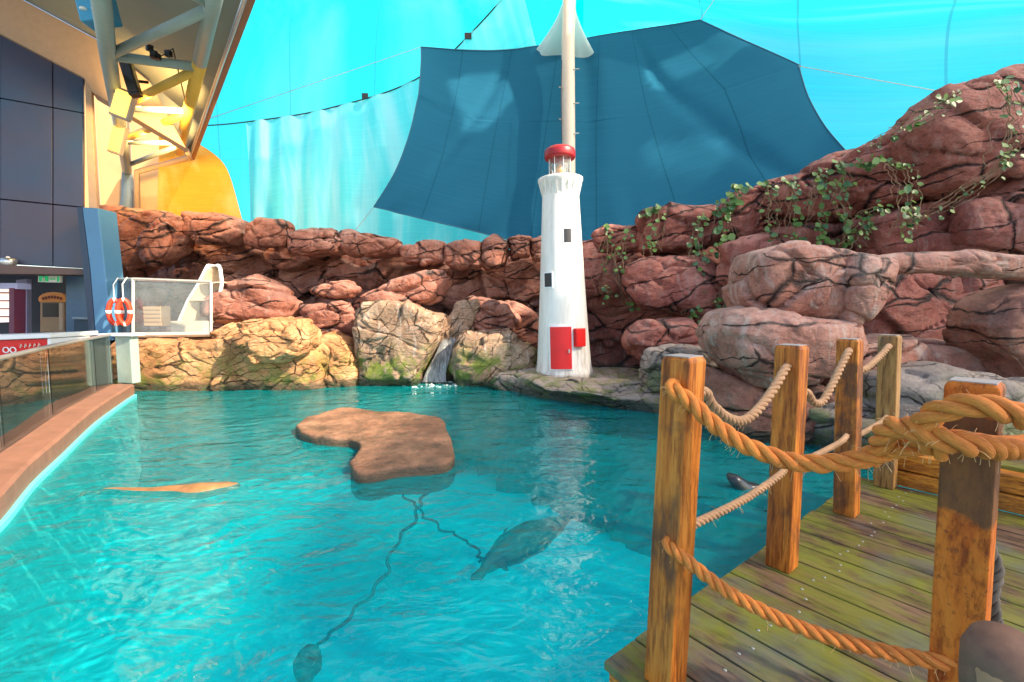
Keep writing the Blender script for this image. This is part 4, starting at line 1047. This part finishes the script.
# ---------------- posts
POSTS = {}
def post(key, base_px, top_px, Yb, size, mat, label, zbase=DECK, rot=0):
    b = pY(*base_px, Yb); b.z = zbase; t = pY(*top_px, Yb); t.y = Yb
    rm = Matrix.Rotation(rot, 3, 'Z'); ea, na = rm @ e, rm @ nrm; h = size/2; ch = .02
    vs = []
    prof = [(0,1),(.5,1),(.985,1),(.992,.96),(1,.84)]
    root = thing('rope_post', label, 'post', b, 'square timber rope posts round the deck')
    for s, k in prof:
        c = b.lerp(t, s)
        if s == 1: c.z -= 0
        for sx, sy in ((-1,-1),(1,-1),(1,1),(-1,1)): vs.append(c + ea*sx*h*k + na*sy*h*k)
    n = len(prof); fs = [tuple(range(3,-1,-1))] + [(i*4+j, i*4+(j+1)%4, (i+1)*4+(j+1)%4, (i+1)*4+j) for i in range(n-1) for j in range(4)]
    body = MB().add(vs, fs).build('post_body', mat, root, bevel=.006)
    cv = vs[-4:]; MB().prism([v+Vector((0,0,-.003)) for v in cv], (0,0,.006)).build('end_grain_cap', M['cap'], root)
    POSTS[key] = (b, t, h, ea, na)
    return root
post(1, (664,720), (684,356), 1.60, .110, M['post'], 'nearest left orange timber post at the deck corner with ropes both ways')
post(2, (781,576), (792,345), 2.36, .122, M['post'], 'second timber post along the pool edge of the deck')
post(3, (846,517), (850,339), 2.99, .122, M['post'], 'third timber post along the pool edge of the deck')
post(4, (885,489), (890,335), 3.46, .122, M['post_far'], 'farthest weathered timber post at the end of the pool edge')
def p5mat():
    m = woodmat('rusty_stained_post', (.42,.07,.005), (.66,.17,.014), (.76,.25,.03), (10,10,3), 0, rough=.7)
    nt = m.node_tree; p = nt.nodes['Principled BSDF']; src = p.inputs['Base Color'].links[0].from_socket
    g = N(nt, 'ShaderNodeNewGeometry').outputs['Position']; x = N(nt, 'ShaderNodeSeparateXYZ'); L(nt, g, x.inputs[0])
    n = noi(nt, g, 9, 4, .5); zz = math_(nt, 'ADD', x.outputs[2], math_(nt, 'MULTIPLY', math_(nt, 'SUBTRACT', n.outputs[0], .5), .45))
    r = ramp(nt, math_(nt, 'SUBTRACT', zz, .9), [(.30,(0,0,0)),(.34,(1,1,1)),(.66,(1,1,1)),(.69,(0,0,0))])
    spots = noi(nt, g, 45, 4, .7); sp = ramp(nt, spots.outputs[0], [(.56,(0,0,0)),(.66,(.6,.6,.6))])
    c = mix(nt, sp, src, (.12,.03,.01)); c = mix(nt, math_(nt, 'MULTIPLY', r, .8), c, (.085,.045,.02)); L(nt, c, p.inputs['Base Color']); return m
post(5, (952,760), (975,381), 1.27, .112, p5mat(), 'large near right timber post with dark stained band and knotted rope')

# ---------------- ropes
def rope_mesh(path, R0, name, mat, parent=None, pitch=None, strands=3, label=None, closed=False):
    """three-strand twisted rope"""
    P = [Vector(p) for p in path]
    # resample by length
    Lc = [0]
    for a, b in zip(P[:-1], P[1:]): Lc.append(Lc[-1]+(b-a).length)
    step = R0*.32; m = max(8, int(Lc[-1]/step)); Q = []
    j = 0
    for i in range(m+1):
        s = Lc[-1]*i/m
        while j < len(P)-2 and Lc[j+1] < s: j += 1
        Q.append(P[j].lerp(P[j+1], (s-Lc[j])/max(1e-9, Lc[j+1]-Lc[j])))
    pitch = pitch or R0*5.6
    rs = R0*.50; off = R0*.56; n = 10
    vs = []; fs = []; uvs = []
    prev = None; frames = []
    for i, q_ in enumerate(Q):
        t = (Q[min(i+1,m)]-Q[max(i-1,0)]).normalized()
        if prev is None: a = t.cross(Vector((0,0,1)));  a = a if a.length > .05 else t.cross(Vector((1,0,0)))
        else: a = prev - t*prev.dot(t)
        a.normalize(); prev = a; frames.append((a, t.cross(a)))
    for sidx in range(strands):
        o = len(vs); cen = []
        for i, q_ in enumerate(Q):
            s = Lc[-1]*i/m; ph = 2*math.pi*(s/pitch + sidx/strands); a, b = frames[i]
            cen.append(q_ + a*math.cos(ph)*off + b*math.sin(ph)*off)
        pv = None
        for i, c in enumerate(cen):
            t = (cen[min(i+1,m)]-cen[max(i-1,0)]).normalized()
            a = (t.cross(Vector((0,0,1))) if pv is None else pv - t*pv.dot(t)); a.normalize(); pv = a; b = t.cross(a)
            w = 1+.05*math.sin(i*.9+sidx)
            for k in range(n):
                th = 2*math.pi*k/n; vs.append(c + (a*math.cos(th)+b*math.sin(th))*rs*w); uvs.append((k/n, Lc[-1]*i/m*12))
        for i in range(m):
            for k in range(n): fs.append((o+i*n+k, o+i*n+(k+1)%n, o+(i+1)*n+(k+1)%n, o+(i+1)*n+k))
        fs.append(tuple(o+k for k in range(n))); fs.append(tuple(o+m*n+k for k in range(n)))
    me = bpy.data.meshes.new(name); me.from_pydata([tuple(v) for v in vs], [], fs); me.update()
    ul = me.uv_layers.new(name='UVMap')
    for lp in me.loops: ul.data[lp.index].uv = uvs[lp.vertex_index]
    me.materials.append(mat); me.polygons.foreach_set('use_smooth', [True]*len(me.polygons))
    ob = bpy.data.objects.new(name, me); COL.objects.link(ob)
    if parent: attach(ob, parent)
    if label: ob['label'] = label
    return ob
def fuzz(path, R0, parent, num, mat, ln=.03):
    mb = MB(); m = len(path)
    for k in range(num):
        i = random.randrange(m-1); p = path[i].lerp(path[i+1], random.random())
        d = Vector((random.gauss(0,1), random.gauss(0,1), random.gauss(-.3,1))).normalized(); l = random.uniform(.3,1)*ln
        a = p+d*R0*.9; mb.tube([a, a+d*l*.6+Vector((0,0,-.1*l)), a+d*l+Vector((random.uniform(-.3,.3)*l,0,-.4*l))], .0007, 3)
    o_ = mb.build('loose_fibres', mat, parent); o_['kind'] = 'stuff'
def rope(name, ctrl, R0, mat, label, fz=0):
    path = resample([Vector(c) for c in ctrl], 60)
    o = rope_mesh(path, R0, 'rope', mat)
    tag(o, label, 'rope', 'ropes strung between the deck posts')
    if fz: fuzz(path, R0, o, fz, M['fibre'])
    return o
M['fibre'] = simple('rope_fibre', (.62,.36,.15), .8)
def ppt(key, z, du=0, dv=0):
    b, t, h, ea, na = POSTS[key]; s = (z-b.z)/(t.z-b.z); return b.lerp(t, s) + ea*du + na*dv
def Yat(x, a, b):   # depth along a straight plan line joining a and b for image column x
    k = (x-CX)/F; t = (k*a.y-a.x)/((b.x-a.x)-k*(b.y-a.y)); return a.y+(b.y-a.y)*t
def rope_px(pts, a, b): return [pY(x, y, Yat(x, a, b)) for x, y in pts]
# front ropes : from camera side face of post 1 to camera side of post 5
b1_, b5_ = POSTS[1][0].copy(), POSTS[5][0].copy()
fa = b1_ - e*.075; fb = b5_ - e*.075
kn = pY(925, 432, 1.20)
up_pts = rope_px([(672,388),(690,402),(715,425),(745,445),(775,457),(800,463),(835,463),(865,458),(890,450)], fa, fb)
up_pts = [ppt(1, up_pts[0].z, .0, .0)] + up_pts + [pY(912,446,1.24), pY(938,444,1.22)]
r1 = rope('r', up_pts, .0285, M['rope'], 'thick orange upper rope sagging from the nearest left post to the near right post', 140)
lo_pts = rope_px([(668,545),(690,563),(725,590),(765,612),(810,631),(860,646),(910,657),(945,662)], fa, fb)
lo_pts = [ppt(1, lo_pts[0].z)] + lo_pts + [ppt(5, lo_pts[-1].z-.005)]
rope('r', lo_pts, .0225, M['rope'], 'lower orange rope sagging across the deck opening between the two near posts', 90)
# knot: turns around post 5
b, t, h, ea, na = POSTS[5]
def ring(zc, rad, n=26, tilt=0, ph0=0, turns=1.0, dz=0):
    c = ppt(5, zc); out = []
    for k in range(n+1):
        a = ph0+2*math.pi*turns*k/n; ca, sa = math.cos(a), math.sin(a); q_ = max(abs(ca), abs(sa))**.55
        out.append(c + (ea*ca+na*sa)*(rad/q_*.94) + Vector((0,0,tilt*ca + dz*k/n)))
    return out
kp = resample([pY(868,459,1.36), pY(880,449,1.31), pY(884,436,1.27), pY(896,427,1.22), pY(918,431,1.16), pY(945,440,1.11), pY(968,444,1.10), pY(998,448,1.14), pY(1030,446,1.24), pY(1040,440,1.33)], 60)
rope_mesh(kp, .031, 'knot', M['rope'], r1)
kp2 = resample([pY(942,452,1.17), pY(924,438,1.17), pY(926,420,1.14), pY(946,409,1.10), pY(975,405,1.06), pY(1008,412,1.04), pY(1045,424,1.06), pY(1100,425,1.1), pY(1250,400,1.15)], 60)
rope_mesh(kp2, .029, 'knot', M['rope'], r1)
fuzz(kp, .036, r1, 60, M['fibre'], .035); fuzz(kp2, .033, r1, 40, M['fibre'], .02)
# side ropes
def side_rope(k1, k2, pts, R0, label, mat):
    a, b2 = POSTS[k1][0], POSTS[k2][0]
    P_ = rope_px(pts, a, b2); P_ = [ppt(k1, P_[0].z)] + P_ + [ppt(k2, P_[-1].z)]
    rope('r', P_, R0, mat, label, 40)
side_rope(1, 2, [(704,392),(712,405),(728,418),(745,420),(762,405),(776,385),(786,368)], .021, 'pale upper rope sagging between the nearest left post and the second post', M['rope_pale'])
side_rope(2, 3, [(806,392),(813,402),(822,402),(832,385),(843,362),(848,352)], .021, 'pale upper rope between the second and third posts', M['rope_pale'])
side_rope(3, 4, [(862,370),(868,367),(876,360),(884,352),(888,347)], .021, 'pale upper rope between the third and farthest posts', M['rope_pale'])
side_rope(1, 2, [(697,523),(720,512),(745,499),(765,486),(782,473)], .017, 'thin pale lower rope between the nearest left post and the second post', M['rope_pale'])
side_rope(2, 3, [(797,464),(812,457),(828,449),(842,441)], .017, 'thin pale lower rope between the second and third posts', M['rope_pale'])
side_rope(3, 4, [(856,436),(866,431),(876,425),(884,420)], .017, 'thin greenish lower rope between the third and farthest posts', M['rope_pale'])
# log end at lower right corner
lg = thing('log_bollard', 'dark rounded log with a pale worn face at the bottom right corner', 'bollard', pY(1000,700,.80))
top_, bot_ = pY(1003,640,.82), pY(1003,900,.9)
pts = [bot_, bot_.lerp(top_,.5), bot_.lerp(top_,.85), bot_.lerp(top_,.95), top_]
MB().tube(pts, [.062,.062,.062,.059,.046], 24).build('log', simple('weathered_black_wood', (.15,.075,.045), .8, var=.5, scale=30), lg, smooth=True)
mb = MB(); ax_ = (bot_-top_).normalized(); fr_ = (Vector((0,0,EYE))-top_); fr_ = (fr_-ax_*fr_.dot(ax_)).normalized(); sd = ax_.cross(fr_)
vs = []; npx = 15
for i in range(9):
    s = -.002+i*.012; rr = [.030,.048,.056,.059,.0605,.0618,.0625,.063,.063][i]; hw = [.35,.55,.6,.62,.6,.58,.6,.55,.45][i]
    for k in range(npx):
        a = (k/(npx-1)-.5)*2*hw*(1+.04*math.sin(i*2.1+k)); vs.append(top_ + ax_*(s+.012) + (fr_*math.cos(a)+sd*math.sin(a))*(rr+.0015))
MB().add(vs, [(i*npx+k, i*npx+k+1, (i+1)*npx+k+1, (i+1)*npx+k) for i in range(8) for k in range(npx-1)]).build('worn_face', simple('worn_wood', (.32,.16,.08), .7, var=.3, scale=40), lg, smooth=True)
fr2 = rope_mesh(resample([pY(988,545,1.42), pY(997,570,1.40), pY(992,600,1.38), pY(1000,640,1.38)], 20), .018, 'rope', simple('dark_rope', (.10,.08,.06), .8))
tag(fr2, 'short dark frayed rope hanging behind the near right post', 'rope')

# ================================================================== VINES
def leafmat(name, c1, c2):
    m, nt, p = newmat(name); oi = N(nt, 'ShaderNodeNewGeometry'); g = oi.outputs['Position']
    n = noi(nt, g, 9, 2); L(nt, ramp(nt, n.outputs[0], [(.35, c1), (.65, c2)]), p.inputs['Base Color']); p.inputs['Roughness'].default_value = .4
    L(nt, oi.outputs['Random Per Island'], nt.nodes.new('ShaderNodeMath').inputs[0])
    c = mix(nt, oi.outputs['Random Per Island'], c1, c2); L(nt, c, p.inputs['Base Color'])
    p.inputs['Subsurface Weight'].default_value = 0
    return m
M['leaf'] = leafmat('vine_leaf', (.03,.10,.03), (.16,.27,.05)); M['stem'] = simple('vine_stem', (.24,.15,.08), .8)
def leaf(mb, p, d, nrm_, s):
    d = d.normalized(); nr = (nrm_ - d*nrm_.dot(d)).normalized(); sd = d.cross(nr)
    shape = [(0,0),(.15,.34),(.45,.46),(.78,.28),(1,0),(.78,-.28),(.45,-.46),(.15,-.34)]
    vs = [p + d*a*s + sd*b_*s + nr*(.12*s*abs(b_)) for a, b_ in shape]; vs.append(p+d*.5*s - nr*.02*s)
    mb.add(vs, [(8, i, (i+1)%8) for i in range(8)])
def depth_wall(x): 
    t = [(590,11.9),(640,11.0),(722,10.4),(760,9.95),(800,9.4),(850,8.9),(900,8.3),(950,7.75),(1000,7.45),(1030,7.3)]
    for (a, ya), (b_, yb) in zip(t[:-1], t[1:]):
        if x <= b_: return ya+(yb-ya)*(x-a)/(b_-a)
    return 7.3
VN = [ # (path px, leaf density per px, leaf size px)
 ([(860,165),(885,160),(905,170),(912,190),(910,215),(900,240)], 40, 7, 'leafy vine trailing over the boulder edge left of the highest rock'),
 ([(1000,80),(1006,95),(1012,120),(1008,150),(1000,170)], 22, 7, 'vine hanging down the highest rock near the right edge'),
 ([(820,172),(825,190),(820,215),(822,240)], 34, 7, 'dense vine falling from the ridge right of the navy sail corner'),
 ([(838,160),(845,178),(840,200),(846,225),(842,245)], 30, 7, 'vine falling just right of the dense ridge vine'),
 ([(790,178),(796,200),(793,228),(797,248)], 26, 6, 'slender vine hanging left of the dense ridge vine'),
 ([(740,185),(730,200),(722,215),(726,240),(730,262)], 40, 8, 'bushy vine tumbling from the notch in the middle of the right wall'),
 ([(765,182),(770,200),(768,225),(772,245)], 16, 6, 'sparse vine between the notch vine and the ridge'),
 ([(645,212),(660,210),(650,240),(655,265)], 22, 6, 'vine at the low left end of the right wall above the lighthouse side'),
 ([(700,214),(698,240),(704,270),(700,300),(690,318)], 30, 6, 'long vine hanging down the middle of the low wall section'),
 ([(630,225),(622,255),(628,290),(634,310)], 24, 5, 'thin vine hanging beside the dark hollow right of the lighthouse'),
 ([(605,228),(608,250),(604,280),(610,300)], 16, 5, 'thin trailing vine right behind the lighthouse'),
 ([(715,250),(740,262),(735,290),(715,305)], 26, 6, 'loose vine above the pale pink outcrop'),
 ([(960,92),(940,104),(918,120),(895,132),(870,148)], 26, 7, 'creeping vine running along the ridge top at the right'),
 ([(880,205),(866,218),(858,235),(850,250)], 22, 6, 'short vine crossing below the ledge above the arch'),
 ([(1010,150),(990,175),(955,200),(930,215),(905,225)], 18, 6, 'long bare vine slung diagonally beneath the highest rock'),
]
for path_, nl, ls, lab in VN:
    root_ = None
    fx, fy = path_[0]; P_ = resample([pY(x, y, depth_wall(x)-.12) for x, y in path_], 30)
    rt = thing('trailing_vine', lab, 'vine', P_[-1], 'vines trailing down the right rock wall')
    for v in P_: v += Vector((random.uniform(-.02,.02), random.uniform(-.03,.03), 0))
    sm_ = MB().tube(P_, .011, 5)
    for q in range(5):
        off = Vector((random.uniform(-.32,.32),.02,0)); a = random.randrange(0,6); bl_ = [P_[i]+off*math.sin(min(1,(i-a)/8)*1.57)+Vector((.03*math.sin(i*.9+q),0,0)) for i in range(a, random.randrange(18,30))]
        sm_.tube(bl_, .006, 4)
    sm_.build('stem', M['stem'], rt)
    mb = MB(); s0 = ls*depth_wall(fx)/F
    for k in range(int(nl*1.9)):
        p = P_[min(29, int(random.random()**1.2*30))] + Vector((random.gauss(0,.09), random.uniform(-.08,.02), random.gauss(0,.05)))
        d = Vector((random.gauss(0,.6), random.uniform(-.5,.1), -random.random()*.9)); leaf(mb, p, d, Vector((random.gauss(0,.4), -1, random.uniform(.1,1.1))), s0*random.uniform(.35,1.15))
    mb.build('leaves', M['leaf'], rt)

# ================================================================== SEA LIONS & UNDERWATER ROPES
def sealion(label, path, rad, flips, mat, flat=.8):
    mb = MB(); P_ = resample([Vector(p) for p in path], 26)
    rr = []
    for i in range(26):
        t = i/25*(len(rad)-1); k = min(int(t), len(rad)-2); u = t-k; u = u*u*(3-2*u); rr.append(rad[k]+(rad[k+1]-rad[k])*u)
    mb.tube(P_, rr, 16, flat=flat)
    for pts, rs, fl in flips: mb.tube(resample([Vector(p) for p in pts], 8), [rs[0]+(rs[1]-rs[0])*i/7 for i in range(8)], 10, flat=fl)
    o = mb.build('sea_lion', mat, None, smooth=True)
    rm_ = o.modifiers.new('remesh', 'REMESH'); rm_.mode = 'VOXEL'; rm_.voxel_size = .018; rm_.use_smooth_shade = True
    sm__ = o.modifiers.new('smooth', 'SMOOTH'); sm__.iterations = 4
    tag(o, label, 'sea lion'); return o
M['seal'] = simple('sea_lion_grey', (.045,.045,.04), .35, var=.7, scale=4); M['seal_gold'] = simple('sea_lion_tan', (.27,.13,.05), .35, var=.8, scale=7)
M['seal_dark'] = simple('sea_lion_dark', (.02,.025,.03), .3)
z = -.35
Z = lambda x, y, z_=-.17: pz(x, y, z_)
sealion('grey sea lion swimming underwater right of the floating rock', [Z(482,573),(Z(492,562)),(Z(512,548)),(Z(532,537)),(Z(550,528)),(Z(562,521)),(Z(570,517))], [.025,.08,.155,.165,.11,.065,.03],
        [([Z(505,552),Z(503,566),Z(512,574)],(.07,.02),.3), ([Z(515,543),Z(505,532),Z(512,526)],(.06,.02),.3), ([Z(482,572),Z(474,577),Z(472,580)],(.05,.03),.4), ([Z(484,570),Z(479,580)],(.05,.03),.4), ([Z(566,519),Z(571,519)],(.05,.02),.9)], M['seal'])
G = lambda x, y, z_=-.03: pz(x, y, z_)
sealion('golden brown sea lion gliding at the surface near the left kerb', [G(80,494),G(110,491),G(145,492),(G(175,491)),(G(200,491)),(G(222,488)),(G(240,486))], [.03,.055,.07,.09,.13,.10,.05],
        [([G(190,492),G(176,498),G(165,498)],(.05,.02),.3), ([G(92,492),G(78,496)],(.04,.02),.4)], M['seal_gold'], .6)
D = lambda x, y, z_=.0: pz(x, y, z_)
sealion('dark sea lion with head at the surface beside the deck edge', [D(728,474,.10),D(735,480,.08),D(742,487,.0),D(755,496,-.12),D(775,505,-.3)], [.03,.07,.09,.13,.05],
        [([D(745,487,-.02),D(757,486,.02),D(765,482,.03)],(.04,.015),.4)], M['seal_dark'])
rk = simple('submerged_rope', (.02,.05,.06), .6)
def urope(pts, zs, r, label):
    P_ = resample([pz(x, y, z_) for (x, y), z_ in zip(pts, zs)], 50)
    P_ = [p + Vector((.03*math.sin(i*1.1), .03*math.cos(i*.8), 0)) for i, p in enumerate(P_)]
    o = MB().tube(P_, r, 8).build('anchor_rope', rk, None, smooth=True); tag(o, label, 'rope', 'anchor ropes under the floating rock')
urope([(432,472),(428,490),(420,503),(414,520),(395,545),(385,575),(365,600),(340,625),(318,645)], [-.05,-.15,-.3,-.4,-.6,-.8,-1.0,-1.15,-1.3], .018, 'long anchor rope running from the floating rock to the sunken weight')
urope([(390,478),(400,492),(414,503),(425,517),(445,530),(462,538),(478,552),(480,562)], [-.05,-.2,-.3,-.4,-.5,-.6,-.7,-.8], .014, 'shorter anchor rope branching right towards the grey sea lion')
urope([(312,438),(320,446),(330,448),(335,444)], [-.05,-.15,-.2,-.1], .012, 'small loop of rope under the thin end of the floating rock')
wt = outline_rock('anchor_weight', [pz(292,664,-1.4), pz(306,650,-1.4), pz(325,652,-1.4), pz(322,672,-1.4), pz(305,684,-1.4)], 0, .12, rk, None, horizontal=True, res=(40,20))
tag(wt, 'dark sunken anchor weight at the bottom of the pool near the lower edge', 'anchor')
